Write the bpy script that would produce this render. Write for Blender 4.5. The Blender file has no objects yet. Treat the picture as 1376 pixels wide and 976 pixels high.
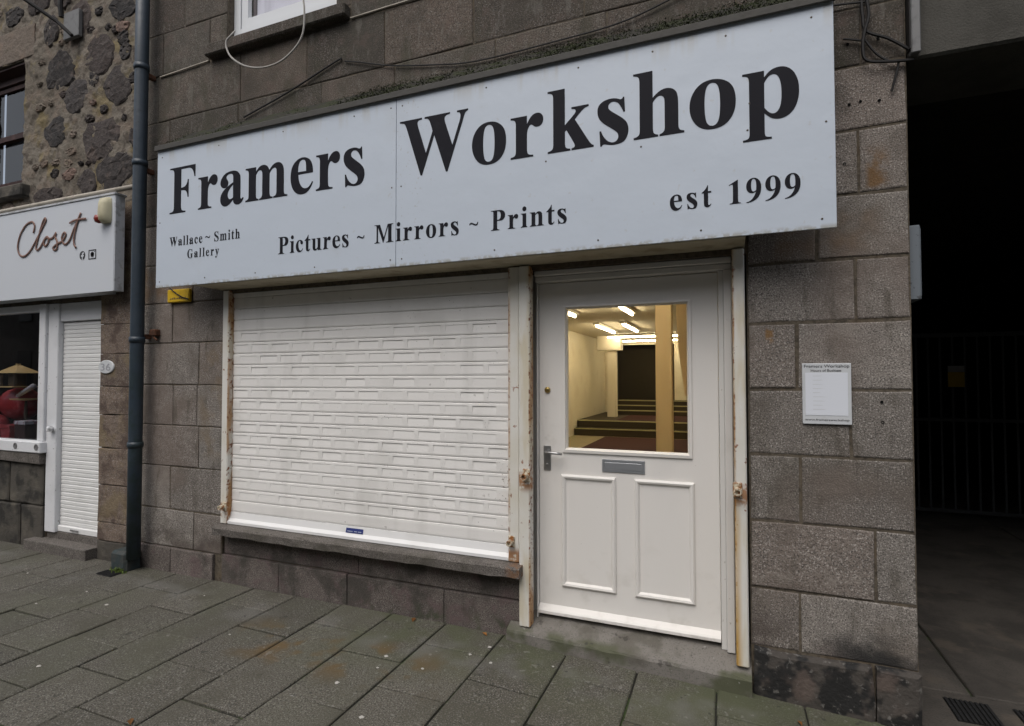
import bpy, math, random
from mathutils import Vector, Matrix, noise
random.seed(11)
S = bpy.context.scene
C = S.collection
rad = math.radians

# ------------------------------------------------------------------ camera
cam = bpy.data.cameras.new('camera'); camo = bpy.data.objects.new('camera', cam); C.objects.link(camo)
cam.sensor_width = 36.0; cam.sensor_fit = 'HORIZONTAL'; cam.lens = 36 * 734.63 / 1376
cam.clip_start = 0.05; cam.clip_end = 600
yaw, pitch, roll = rad(-21.704), rad(1.532), rad(-0.067)
fw = Vector((math.sin(yaw) * math.cos(pitch), math.cos(yaw) * math.cos(pitch), math.sin(pitch)))
r0 = Vector((math.cos(yaw), -math.sin(yaw), 0)); u0 = r0.cross(fw)
rt = math.cos(roll) * r0 + math.sin(roll) * u0; up = -math.sin(roll) * r0 + math.cos(roll) * u0
camo.matrix_world = Matrix(((rt.x, up.x, -fw.x, 0), (rt.y, up.y, -fw.y, -3), (rt.z, up.z, -fw.z, 1.5), (0, 0, 0, 1)))
S.camera = camo

# ------------------------------------------------------------------ sky, sun, exposure (overcast daylight)
SUN_EL, SUN_AZ = rad(58), rad(190)            # azimuth clockwise from +Y: the light comes over the street
w = bpy.data.worlds.new('World'); S.world = w; w.use_nodes = True
nt = w.node_tree; nt.nodes.clear()
sky = nt.nodes.new('ShaderNodeTexSky'); sky.sky_type = 'NISHITA'; sky.sun_disc = False
sky.sun_elevation = SUN_EL; sky.sun_rotation = SUN_AZ; sky.dust_density = 4; sky.air_density = 1
hs = nt.nodes.new('ShaderNodeHueSaturation'); hs.inputs['Saturation'].default_value = 0.42
bg = nt.nodes.new('ShaderNodeBackground'); bg.inputs['Strength'].default_value = 0.13
wo = nt.nodes.new('ShaderNodeOutputWorld')
nt.links.new(sky.outputs[0], hs.inputs['Color']); nt.links.new(hs.outputs[0], bg.inputs['Color']); nt.links.new(bg.outputs[0], wo.inputs['Surface'])
sl = bpy.data.lights.new('sun', 'SUN'); sl.energy = 0.7; sl.angle = rad(50); sl.color = (1, .95, .88)
so = bpy.data.objects.new('sun', sl); C.objects.link(so)
sd = Vector((math.sin(SUN_AZ) * math.cos(SUN_EL), math.cos(SUN_AZ) * math.cos(SUN_EL), math.sin(SUN_EL)))
so.rotation_euler = sd.to_track_quat('Z', 'Y').to_euler(); so.location = sd * 30
S.view_settings.view_transform = 'Standard'; S.view_settings.look = 'None'
S.view_settings.exposure = 0.35; S.view_settings.gamma = 1; S.view_settings.use_curve_mapping = False
S.render.engine = 'CYCLES'; S.cycles.use_denoising = True; S.cycles.max_bounces = 10; S.cycles.transparent_max_bounces = 12

# ------------------------------------------------------------------ materials
MATS = {}
def M(name, base, rough=.8, over=(), bump=(), rnd=None, metal=0.0, spec=.3, emit=None, tint=None):
    """Principled surface. over: dicts s(scale) lo hi c(colour) a(amount) st(stretch) m(list of (axis, from, to)) in world metres."""
    m = bpy.data.materials.new(name); m.use_nodes = True; t = m.node_tree; n = t.nodes; L = t.links
    b = n['Principled BSDF']; b.inputs['Roughness'].default_value = rough; b.inputs['Metallic'].default_value = metal
    b.inputs['Specular IOR Level'].default_value = spec
    geo = n.new('ShaderNodeNewGeometry'); sep = n.new('ShaderNodeSeparateXYZ'); L.new(geo.outputs['Position'], sep.inputs[0])
    rgb = n.new('ShaderNodeRGB'); rgb.outputs[0].default_value = (*base, 1); col = rgb.outputs[0]
    if tint or rnd: oi = n.new('ShaderNodeObjectInfo')
    if tint:
        mx = n.new('ShaderNodeMix'); mx.data_type = 'RGBA'
        f = n.new('ShaderNodeMath'); f.operation = 'FRACT'; g = n.new('ShaderNodeMath'); g.operation = 'MULTIPLY'; g.inputs[1].default_value = 7.31
        L.new(oi.outputs['Random'], g.inputs[0]); L.new(g.outputs[0], f.inputs[0])
        h = n.new('ShaderNodeMath'); h.operation = 'MULTIPLY'; h.inputs[1].default_value = tint[1]; L.new(f.outputs[0], h.inputs[0])
        L.new(h.outputs[0], mx.inputs[0]); L.new(col, mx.inputs[6]); mx.inputs[7].default_value = (*tint[0], 1); col = mx.outputs[2]
    if rnd:
        mr = n.new('ShaderNodeMapRange'); mr.inputs[3].default_value = rnd[0]; mr.inputs[4].default_value = rnd[1]
        L.new(oi.outputs['Random'], mr.inputs[0])
        mx = n.new('ShaderNodeMix'); mx.data_type = 'RGBA'; mx.blend_type = 'MULTIPLY'; mx.inputs[0].default_value = 1
        L.new(col, mx.inputs[6]); L.new(mr.outputs[0], mx.inputs[7]); col = mx.outputs[2]
    def coords(st):
        if not st: return geo.outputs['Position']
        v = n.new('ShaderNodeVectorMath'); v.operation = 'MULTIPLY'; v.inputs[1].default_value = st; L.new(geo.outputs['Position'], v.inputs[0]); return v.outputs[0]
    for o in over:
        nz = n.new('ShaderNodeTexNoise'); nz.inputs['Scale'].default_value = o['s']; nz.inputs['Detail'].default_value = o.get('d', 3); nz.inputs['Roughness'].default_value = o.get('r', .6)
        L.new(coords(o.get('st')), nz.inputs['Vector'])
        r = n.new('ShaderNodeMapRange'); r.interpolation_type = 'SMOOTHSTEP'
        r.inputs[1].default_value = o['lo']; r.inputs[2].default_value = o['hi']; r.inputs[4].default_value = o.get('a', 1)
        L.new(nz.outputs[0], r.inputs[0]); fac = r.outputs[0]
        for ax, a0, a1 in o.get('m', ()):
            q = n.new('ShaderNodeMapRange'); q.interpolation_type = 'SMOOTHSTEP'; q.inputs[1].default_value = min(a0, a1); q.inputs[2].default_value = max(a0, a1)
            if a0 > a1: q.inputs[3].default_value = 1; q.inputs[4].default_value = 0
            L.new(sep.outputs['XYZ'.index(ax.upper())], q.inputs[0])
            k = n.new('ShaderNodeMath'); k.operation = 'MULTIPLY'; L.new(fac, k.inputs[0]); L.new(q.outputs[0], k.inputs[1]); fac = k.outputs[0]
        mx = n.new('ShaderNodeMix'); mx.data_type = 'RGBA'; mx.inputs[7].default_value = (*o['c'], 1)
        L.new(fac, mx.inputs[0]); L.new(col, mx.inputs[6]); col = mx.outputs[2]
    L.new(col, b.inputs['Base Color'])
    prev = None
    for s, dist, st in bump:
        nz = n.new('ShaderNodeTexNoise'); nz.inputs['Scale'].default_value = s; nz.inputs['Detail'].default_value = 4
        L.new(coords(st), nz.inputs['Vector'])
        bp = n.new('ShaderNodeBump'); bp.inputs['Distance'].default_value = dist; bp.inputs['Strength'].default_value = 1
        L.new(nz.outputs[0], bp.inputs['Height'])
        if prev: L.new(prev, bp.inputs['Normal'])
        prev = bp.outputs[0]
    if prev: L.new(prev, b.inputs['Normal'])
    if emit:
        b.inputs['Emission Color'].default_value = (*emit[0], 1); b.inputs['Emission Strength'].default_value = emit[1]
    MATS[name] = m; return m

def speck(k=1.0):
    return [dict(s=165, lo=.48, hi=.63, c=(.034*k, .031*k, .03*k), a=.75, d=2), dict(s=135, lo=.54, hi=.67, c=(.58*k, .54*k, .50*k), a=.62, d=2),
            dict(s=9, lo=.40, hi=.75, c=(.10*k, .088*k, .078*k), a=.35)]
M('granite', (.232, .212, .190), .85, speck() + [
    dict(s=2.6, lo=.46, hi=.66, c=(.085, .072, .056), a=.6), dict(s=1.3, lo=.48, hi=.66, c=(.20, .16, .138), a=.5), dict(s=12, lo=.55, hi=.72, c=(.07, .06, .045), a=.55, st=(1, 1, .25)), dict(s=5, lo=.58, hi=.70, c=(.27, .245, .215), a=.4),
    dict(s=5, lo=.46, hi=.62, c=(.17, .12, .065), a=.45, m=[('x', -3.82, -3.70), ('x', -3.0, -3.4), ('z', .85, 1.0), ('z', 1.9, 1.7)]),
    dict(s=3.0, lo=.44, hi=.60, c=(.19, .11, .05), a=.55, m=[('x', .72, .50), ('z', 2.02, 2.2), ('z', 2.48, 2.36)]),
    dict(s=9.0, lo=.36, hi=.55, c=(.17, .09, .03), a=.8, m=[('x', .60, .63), ('x', .72, .66), ('z', 2.38, 2.41), ('z', 2.62, 2.50)]),
    dict(s=3.5, lo=.40, hi=.58, c=(.022, .022, .022), a=.92, m=[('x', .22, .55), ('z', .40, .2)]), dict(s=4, lo=.42, hi=.6, c=(.07, .055, .05), a=.7, m=[('x', .6, .3), ('z', .42, .2)]),
    dict(s=30, lo=.40, hi=.55, c=(.22, .12, .04), a=.8, m=[('x', .16, .175), ('x', .21, .195), ('z', 1.66, 1.69), ('z', 1.75, 1.73)]),
  ], [(130, .0035, None), (14, .006, None)], rnd=(.78, 1.18), tint=((.198, .165, .142), .9))
M('granite_dark', (.098, .086, .070), .9, speck(.48) + [dict(s=1.6, lo=.42, hi=.68, c=(.055, .05, .04), a=.7), dict(s=5, lo=.48, hi=.72, c=(.055, .053, .035), a=.6, st=(1, 1, .35)),
    dict(s=7, lo=.5, hi=.68, c=(.14, .10, .085), a=.3), dict(s=14, lo=.56, hi=.68, c=(.17, .16, .14), a=.4, st=(1, 1, .3))], [(110, .0025, None), (10, .008, None)], rnd=(.68, 1.25), tint=((.11, .086, .068), .9))  # darker, browner granite for the upper courses and window sill
M('plinth_stone', (.15, .126, .113), .85, speck(.5) + [dict(s=6, lo=.5, hi=.66, c=(.125, .082, .085), a=.5), dict(s=4, lo=.46, hi=.64, c=(.045, .042, .036), a=.7),
    dict(s=8, lo=.5, hi=.64, c=(.05, .065, .03), a=.6, m=[('z', .12, .0), ('x', -2.6, -1.6)])], [(150, .0018, None), (12, .006, None)], rnd=(.85, 1.12))
M('plinth_dark', (.07, .062, .055), .8, [dict(s=7, lo=.44, hi=.54, c=(.018, .018, .018), a=.95), dict(s=34, lo=.58, hi=.70, c=(.22, .21, .195), a=.55), dict(s=5, lo=.55, hi=.7, c=(.13, .10, .085), a=.7)], [(60, .004, None), (10, .012, None)])
M('mortar', (.12, .10, .075), .95, [dict(s=40, lo=.4, hi=.7, c=(.05, .042, .034), a=.8), dict(s=4, lo=.5, hi=.7, c=(.12, .085, .05), a=.5)], [(80, .004, None)])
M('sill_stone', (.14, .125, .112), .85, speck(.5) + [dict(s=6, lo=.48, hi=.7, c=(.07, .065, .05), a=.6), dict(s=20, lo=.4, hi=.55, c=(.20, .095, .04), a=.6, m=[('x', -1.22, -1.15)])], [(120, .002, None), (18, .006, None)])
M('rubble_mortar', (.185, .163, .134), .95, [dict(s=11, lo=.52, hi=.62, c=(.075, .06, .05), a=.75), dict(s=1.8, lo=.42, hi=.66, c=(.14, .12, .095), a=.8), dict(s=6, lo=.5, hi=.66, c=(.21, .16, .125), a=.5), dict(s=45, lo=.5, hi=.72, c=(.09, .075, .055), a=.6),
    dict(s=3.3, lo=.52, hi=.66, c=(.22, .17, .07), a=.55)], [(9, .02, None), (45, .007, None), (160, .0025, None)])
M('whinstone', (.038, .035, .034), .85, [dict(s=14, lo=.48, hi=.68, c=(.085, .072, .064), a=.8), dict(s=60, lo=.52, hi=.7, c=(.02, .02, .022), a=.7), dict(s=6, lo=.58, hi=.7, c=(.14, .105, .09), a=.5)], [(30, .012, None), (110, .004, None)], rnd=(.7, 1.4), tint=((.06, .045, .04), .8))
M('pinkstone', (.19, .13, .105), .9, [dict(s=14, lo=.48, hi=.7, c=(.11, .085, .075), a=.7), dict(s=90, lo=.52, hi=.7, c=(.06, .05, .045), a=.6)], [(22, .012, None), (110, .004, None)], rnd=(.8, 1.15))
M('pier_stone', (.195, .145, .112), .9, speck(.75) + [dict(s=6, lo=.48, hi=.62, c=(.08, .055, .045), a=.75), dict(s=3.5, lo=.5, hi=.64, c=(.20, .155, .09), a=.6)], [(20, .012, None), (110, .004, None)], rnd=(.75, 1.12))
M('dark_riser', (.075, .068, .058), .9, [dict(s=5, lo=.45, hi=.62, c=(.025, .024, .022), a=.85), dict(s=3, lo=.52, hi=.68, c=(.14, .125, .10), a=.6)], [(20, .01, None), (90, .004, None)], rnd=(.8, 1.2))
M('slab', (.098, .090, .072), .78, [dict(s=150, lo=.47, hi=.60, c=(.022, .021, .019), a=.8, d=2), dict(s=130, lo=.54, hi=.66, c=(.25, .24, .215), a=.68, d=2), dict(s=3.2, lo=.45, hi=.7, c=(.066, .062, .046), a=.7), dict(s=1.1, lo=.45, hi=.62, c=(.082, .084, .056), a=.4),
    dict(s=2.4, lo=.38, hi=.60, c=(.074, .082, .044), a=.75, m=[('y', -.8, -.12), ('x', -2.7, -1.8)]),
    dict(s=3.2, lo=.48, hi=.62, c=(.115, .07, .024), a=.8, m=[('y', -.85, -.6), ('y', -.28, -.48), ('x', -2.9, -2.4), ('x', -1.2, -1.7)]),
    dict(s=3, lo=.46, hi=.64, c=(.15, .145, .135), a=.45, m=[('y', -.5, -.36), ('y', -.14, -.22)]),
    dict(s=26, lo=.63, hi=.70, c=(.25, .24, .225), a=.4), dict(s=12, lo=.66, hi=.72, c=(.03, .028, .025), a=.7)],
  [(180, .0022, None), (12, .004, None)], rnd=(.80, 1.16), spec=.35)
M('slab_joint', (.022, .022, .017), .95, [dict(s=6, lo=.5, hi=.62, c=(.04, .062, .018), a=.8), dict(s=60, lo=.5, hi=.7, c=(.015, .014, .012), a=.7)], [(90, .004, None)])
M('step_stone', (.185, .172, .155), .8, [dict(s=120, lo=.5, hi=.7, c=(.08, .075, .068), a=.6), dict(s=5, lo=.45, hi=.62, c=(.10, .092, .075), a=.75), dict(s=4, lo=.45, hi=.58, c=(.075, .082, .045), a=.8, m=[('y', .0, -.05), ('x', -2.0, -1.2)]),
    dict(s=40, lo=.68, hi=.73, c=(.40, .39, .37), a=.5), dict(s=14, lo=.62, hi=.7, c=(.05, .045, .04), a=.7)], [(120, .002, None), (9, .006, None)])
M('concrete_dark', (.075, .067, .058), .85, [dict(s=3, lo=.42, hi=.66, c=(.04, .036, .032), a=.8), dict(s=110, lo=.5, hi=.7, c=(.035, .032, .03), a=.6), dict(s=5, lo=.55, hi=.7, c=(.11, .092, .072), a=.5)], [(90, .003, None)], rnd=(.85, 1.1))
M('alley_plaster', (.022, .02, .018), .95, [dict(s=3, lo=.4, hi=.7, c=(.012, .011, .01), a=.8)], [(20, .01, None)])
M('lintel_concrete', (.082, .078, .068), .9, [dict(s=4, lo=.42, hi=.68, c=(.05, .047, .04), a=.8), dict(s=130, lo=.5, hi=.7, c=(.04, .038, .034), a=.6)], [(110, .003, None), (9, .005, None)])
M('asphalt', (.05, .05, .05), .9, [dict(s=60, lo=.5, hi=.7, c=(.08, .08, .08), a=.6)], [(90, .004, None)])
M('sign_white', (.54, .60, .68), .42, [dict(s=3, lo=.55, hi=.8, c=(.49, .53, .57), a=.4), dict(s=24, lo=.66, hi=.72, c=(.45, .45, .44), a=.35),
    dict(s=30, lo=.40, hi=.60, c=(.30, .28, .22), a=.7, m=[('z', 2.19, 2.163)]), dict(s=60, lo=.64, hi=.7, c=(.33, .31, .27), a=.5, m=[('x', -1.95, -1.80), ('x', -1.5, -1.75)]),
    dict(s=9, lo=.50, hi=.62, c=(.45, .44, .40), a=.5, st=(1, 1, .12), m=[('z', 3.03, 3.17)])], [(5, .004, None)], spec=.5)
M('sign_edge', (.36, .36, .36), .5, metal=.4)
M('vinyl_black', (.012, .012, .017), .6, [dict(s=12, lo=.55, hi=.75, c=(.022, .022, .028), a=.5)], spec=.12)
M('screw', (.09, .075, .06), .5, metal=.6)
M('soffit_cream', (.42, .37, .27), .7, [dict(s=7, lo=.5, hi=.7, c=(.22, .17, .10), a=.6), dict(s=3, lo=.5, hi=.7, c=(.5, .47, .38), a=.5)], [(40, .001, None)])
M('felt', (.032, .030, .025), .95, [dict(s=14, lo=.42, hi=.6, c=(.028, .026, .022), a=.8), dict(s=6, lo=.5, hi=.66, c=(.06, .057, .05), a=.5), dict(s=10, lo=.45, hi=.6, c=(.03, .036, .014), a=.8)], [(45, .006, None), (140, .003, None)])
M('flashing', (.075, .072, .066), .7, [dict(s=9, lo=.45, hi=.65, c=(.075, .07, .062), a=.7)], [(30, .003, None)])
M('moss', (.030, .038, .012), .95, [dict(s=14, lo=.45, hi=.65, c=(.014, .016, .008), a=.8), dict(s=40, lo=.58, hi=.72, c=(.07, .072, .028), a=.5)])
PAINT = [dict(s=2.5, lo=.5, hi=.75, c=(.60, .59, .56), a=.5), dict(s=70, lo=.70, hi=.76, c=(.12, .11, .10), a=.8), dict(s=22, lo=.70, hi=.76, c=(.30, .28, .25), a=.5)]
M('shutter_white', (.79, .775, .75), .45, PAINT + [dict(s=5, lo=.55, hi=.75, c=(.52, .51, .48), a=.35, st=(1, 1, .15)),
    dict(s=30, lo=.35, hi=.55, c=(.34, .15, .03), a=.8, m=[('x', -3.4325, -3.4385)]), dict(s=60, lo=.60, hi=.66, c=(.16, .13, .10), a=.8, m=[('x', -1.32, -1.25), ('z', .6, .8), ('z', 1.15, .9)])], [(60, .0006, None)], spec=.45)
M('shutter_plain', (.75, .75, .745), .45, [dict(s=3, lo=.5, hi=.75, c=(.62, .62, .60), a=.5)], spec=.45)
def rail(name, x_rust0, x_rust1, z_spot, low=None):
    ov = [dict(s=3, lo=.42, hi=.7, c=(.62, .59, .50), a=.7), dict(s=8, lo=.50, hi=.66, c=(.52, .42, .22), a=.45, st=(1, 1, .2)),
        dict(s=9, lo=.40, hi=.60, c=(.38, .19, .05), a=.85, st=(1, 1, .3), m=[('x', x_rust0, x_rust1)]), dict(s=40, lo=.54, hi=.62, c=(.20, .07, .025), a=.95, m=[('x', x_rust0, x_rust1)]),
        dict(s=26, lo=.34, hi=.52, c=(.32, .13, .03), a=.85, m=[('z', z_spot - .08, z_spot - .03), ('z', z_spot + .06, z_spot + .02)]),
        dict(s=22, lo=.67, hi=.72, c=(.24, .085, .03), a=.85)]
    if low: ov.append(dict(s=5, lo=.32, hi=.56, c=(.50, .30, .075), a=.85, st=(1, 1, .15), m=[('x', low[0], low[1]), ('z', .95, .75)]))
    M(name, (.70, .685, .64), .55, ov, [(70, .001, None)])
rail('rail_left', -3.456, -3.444, .54); rail('rail_right', -1.192, -1.207, .46)
rail('pole_left', -1.082, -1.073, .91); rail('pole_right', .028, .019, .92, (.052, .022))
M('rusty_bolt', (.58, .52, .40), .6, [dict(s=40, lo=.46, hi=.60, c=(.27, .10, .02), a=.95), dict(s=90, lo=.55, hi=.65, c=(.10, .04, .015), a=.8)], [(90, .002, None)])
M('hole_black', (.004, .004, .004), .9)
M('door_white', (.77, .745, .71), .42, [dict(s=7, lo=.52, hi=.72, c=(.56, .53, .48), a=.45, m=[('z', .75, .15)]), dict(s=11, lo=.5, hi=.7, c=(.52, .49, .44), a=.4, m=[('x', -.90, -1.03), ('z', .8, 1.0), ('z', 1.5, 1.2)]), dict(s=2, lo=.5, hi=.75, c=(.66, .645, .62), a=.5), dict(s=60, lo=.70, hi=.76, c=(.35, .32, .28), a=.5), dict(s=12, lo=.45, hi=.62, c=(.36, .33, .28), a=.5, m=[('z', .155, .12)])], [(90, .0004, (1, 1, .12))], spec=.5)
M('frame_white', (.66, .645, .62), .45, [dict(s=3, lo=.5, hi=.75, c=(.55, .53, .49), a=.6), dict(s=50, lo=.68, hi=.74, c=(.3, .27, .22), a=.6)], [(60, .0006, (1, 1, .2))])
M('steel', (.42, .42, .42), .35, [dict(s=30, lo=.5, hi=.7, c=(.3, .3, .3), a=.5)], metal=.9)
M('brass', (.45, .33, .12), .35, metal=.9)
M('letter_plate', (.52, .54, .57), .35, metal=.75)
M('notice_white', (.60, .62, .64), .35, [dict(s=20, lo=.5, hi=.7, c=(.48, .49, .49), a=.4)], spec=.5)
M('notice_paper', (.74, .77, .83), .35, spec=.5)
M('ink', (.03, .03, .035), .6)
M('ink_grey', (.33, .34, .37), .6)
M('pipe_paint', (.024, .038, .054), .45, [dict(s=4, lo=.45, hi=.7, c=(.04, .055, .072), a=.6), dict(s=30, lo=.6, hi=.7, c=(.02, .025, .03), a=.6), dict(s=8, lo=.42, hi=.6, c=(.016, .03, .03), a=.8, m=[('z', 1.9, 1.2)])], [(25, .002, None)], spec=.5)
M('pipe_shoe', (.035, .048, .05), .75, [dict(s=12, lo=.45, hi=.65, c=(.06, .06, .055), a=.7)], [(40, .006, None)])
M('rusty_iron', (.13, .06, .035), .85, [dict(s=30, lo=.45, hi=.65, c=(.06, .03, .02), a=.8)], [(50, .004, None)])
M('yellow_plastic', (.62, .40, .02), .5, [dict(s=30, lo=.5, hi=.7, c=(.45, .27, .015), a=.5)])
M('fascia_white', (.57, .60, .645), .4, [dict(s=3, lo=.5, hi=.75, c=(.58, .60, .63), a=.5)], spec=.5)
M('fascia_side', (.52, .54, .57), .5, [dict(s=14, lo=.5, hi=.66, c=(.25, .25, .25), a=.6)])
M('copper_letter', (.22, .125, .095), .45, [dict(s=12, lo=.5, hi=.6, c=(.24, .14, .12), a=.6)], metal=.3)
M('alarm_cream', (.56, .52, .36), .5, [dict(s=12, lo=.5, hi=.7, c=(.42, .38, .26), a=.6)])
M('alarm_red', (.24, .03, .02), .3, spec=.5)
M('white_paint_cold', (.68, .69, .71), .5, [dict(s=3, lo=.5, hi=.75, c=(.55, .56, .58), a=.6), dict(s=30, lo=.66, hi=.72, c=(.22, .21, .2), a=.8)], [(40, .002, None)])
M('upvc', (.72, .74, .76), .35, spec=.5)
M('brown_wood', (.035, .014, .012), .6, [dict(s=12, lo=.5, hi=.7, c=(.08, .035, .03), a=.6, st=(1, 1, .2))])
M('curtain', (.62, .62, .70), .9, [dict(s=4, lo=.45, hi=.6, c=(.40, .40, .46), a=.6, st=(1, 1, .1))], [(8, .02, (1, 1, .1))])
M('dark_void', (.010, .010, .011), .9)
M('cable_white', (.42, .40, .37), .6); M('cable_black', (.014, .013, .013), .6)
M('cable_cream', (.44, .40, .34), .6, [dict(s=10, lo=.5, hi=.7, c=(.28, .25, .2), a=.6)])
M('galvanised', (.19, .19, .19), .6, [dict(s=20, lo=.5, hi=.7, c=(.12, .12, .12), a=.6)], metal=.3)
M('grey_box', (.15, .17, .19), .6, [dict(s=30, lo=.58, hi=.68, c=(.05, .05, .05), a=.8)])
M('gate_paint', (.06, .063, .066), .5, metal=.3)
M('warning_yellow', (.45, .30, .01), .6); M('warning_grey', (.30, .30, .30), .6)
M('grate_iron', (.012, .012, .013), .8, [dict(s=60, lo=.5, hi=.7, c=(.03, .03, .03), a=.7)], [(60, .003, None)])
M('gum', (.42, .40, .37), .8); M('leaf', (.22, .095, .025), .8, rnd=(.6, 1.2)); M('weed', (.09, .13, .025), .7)
M('int_wall', (.72, .66, .50), .7, [dict(s=2, lo=.5, hi=.7, c=(.62, .55, .40), a=.5)])
M('int_ceiling', (.70, .64, .50), .8); M('int_trim', (.74, .68, .54), .6)
M('int_floor', (.26, .22, .13), .7, [dict(s=5, lo=.5, hi=.7, c=(.2, .16, .09), a=.5)])
M('int_carpet', (.042, .010, .008), .95, [dict(s=30, lo=.5, hi=.7, c=(.05, .014, .01), a=.6)])
M('step_dark', (.05, .038, .02), .8); M('nosing', (.42, .39, .20), .6); M('int_dark', (.035, .028, .016), .9)
M('post_wood', (.78, .62, .40), .6, [dict(s=9, lo=.5, hi=.7, c=(.72, .55, .33), a=.5, st=(1, 1, .1))])
M('tube_lit', (1, .9, .7), .5, emit=((1, .85, .57), 35))
M('fixture_white', (.7, .65, .55), .5)
M('spot_lit', (1, .9, .8), .5, emit=((1, .85, .7), 14))
M('toy_red', (.33, .02, .022), .35, [dict(s=9, lo=.5, hi=.6, c=(.5, .12, .12), a=.5)], spec=.5)
M('toy_gold', (.72, .50, .22), .45); M('toy_gold_dark', (.10, .075, .05), .6); M('toy_blue', (.03, .09, .42), .4); M('toy_silver', (.55, .5, .5), .3)
M('toy_lace', (.50, .47, .48), .9, [dict(s=18, lo=.5, hi=.58, c=(.25, .05, .07), a=.7)])
M('terrace_granite', (.16, .145, .13), .85, [dict(s=2, lo=.45, hi=.7, c=(.09, .08, .07), a=.7)]); M('slate', (.06, .06, .065), .7); M('far_pane', (.05, .055, .06), .1, spec=.6)
M('sticker_blue', (.025, .04, .17), .5); M('sticker_text', (.35, .38, .5), .5)

def glass_mat(name, tint=(1, 1, 1)):
    m = bpy.data.materials.new(name); m.use_nodes = True; t = m.node_tree; n = t.nodes; n.clear()
    o = n.new('ShaderNodeOutputMaterial'); mx = n.new('ShaderNodeMixShader'); tr = n.new('ShaderNodeBsdfTransparent'); gl = n.new('ShaderNodeBsdfGlossy'); fr = n.new('ShaderNodeFresnel')
    fr.inputs['IOR'].default_value = 1.5; tr.inputs[0].default_value = (*tint, 1); gl.inputs['Roughness'].default_value = .01; gl.inputs[0].default_value = (.9, .9, .9, 1)
    ge = n.new('ShaderNodeNewGeometry'); inv = n.new('ShaderNodeMath'); inv.operation = 'SUBTRACT'; inv.inputs[0].default_value = 1; mu = n.new('ShaderNodeMath'); mu.operation = 'MULTIPLY'
    t.links.new(ge.outputs['Backfacing'], inv.inputs[1]); t.links.new(inv.outputs[0], mu.inputs[0]); t.links.new(fr.outputs[0], mu.inputs[1])
    t.links.new(mu.outputs[0], mx.inputs[0]); t.links.new(tr.outputs[0], mx.inputs[1]); t.links.new(gl.outputs[0], mx.inputs[2]); t.links.new(mx.outputs[0], o.inputs[0])
    MATS[name] = m
glass_mat('glass'); glass_mat('glass_dark', (.8, .82, .85))

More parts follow.
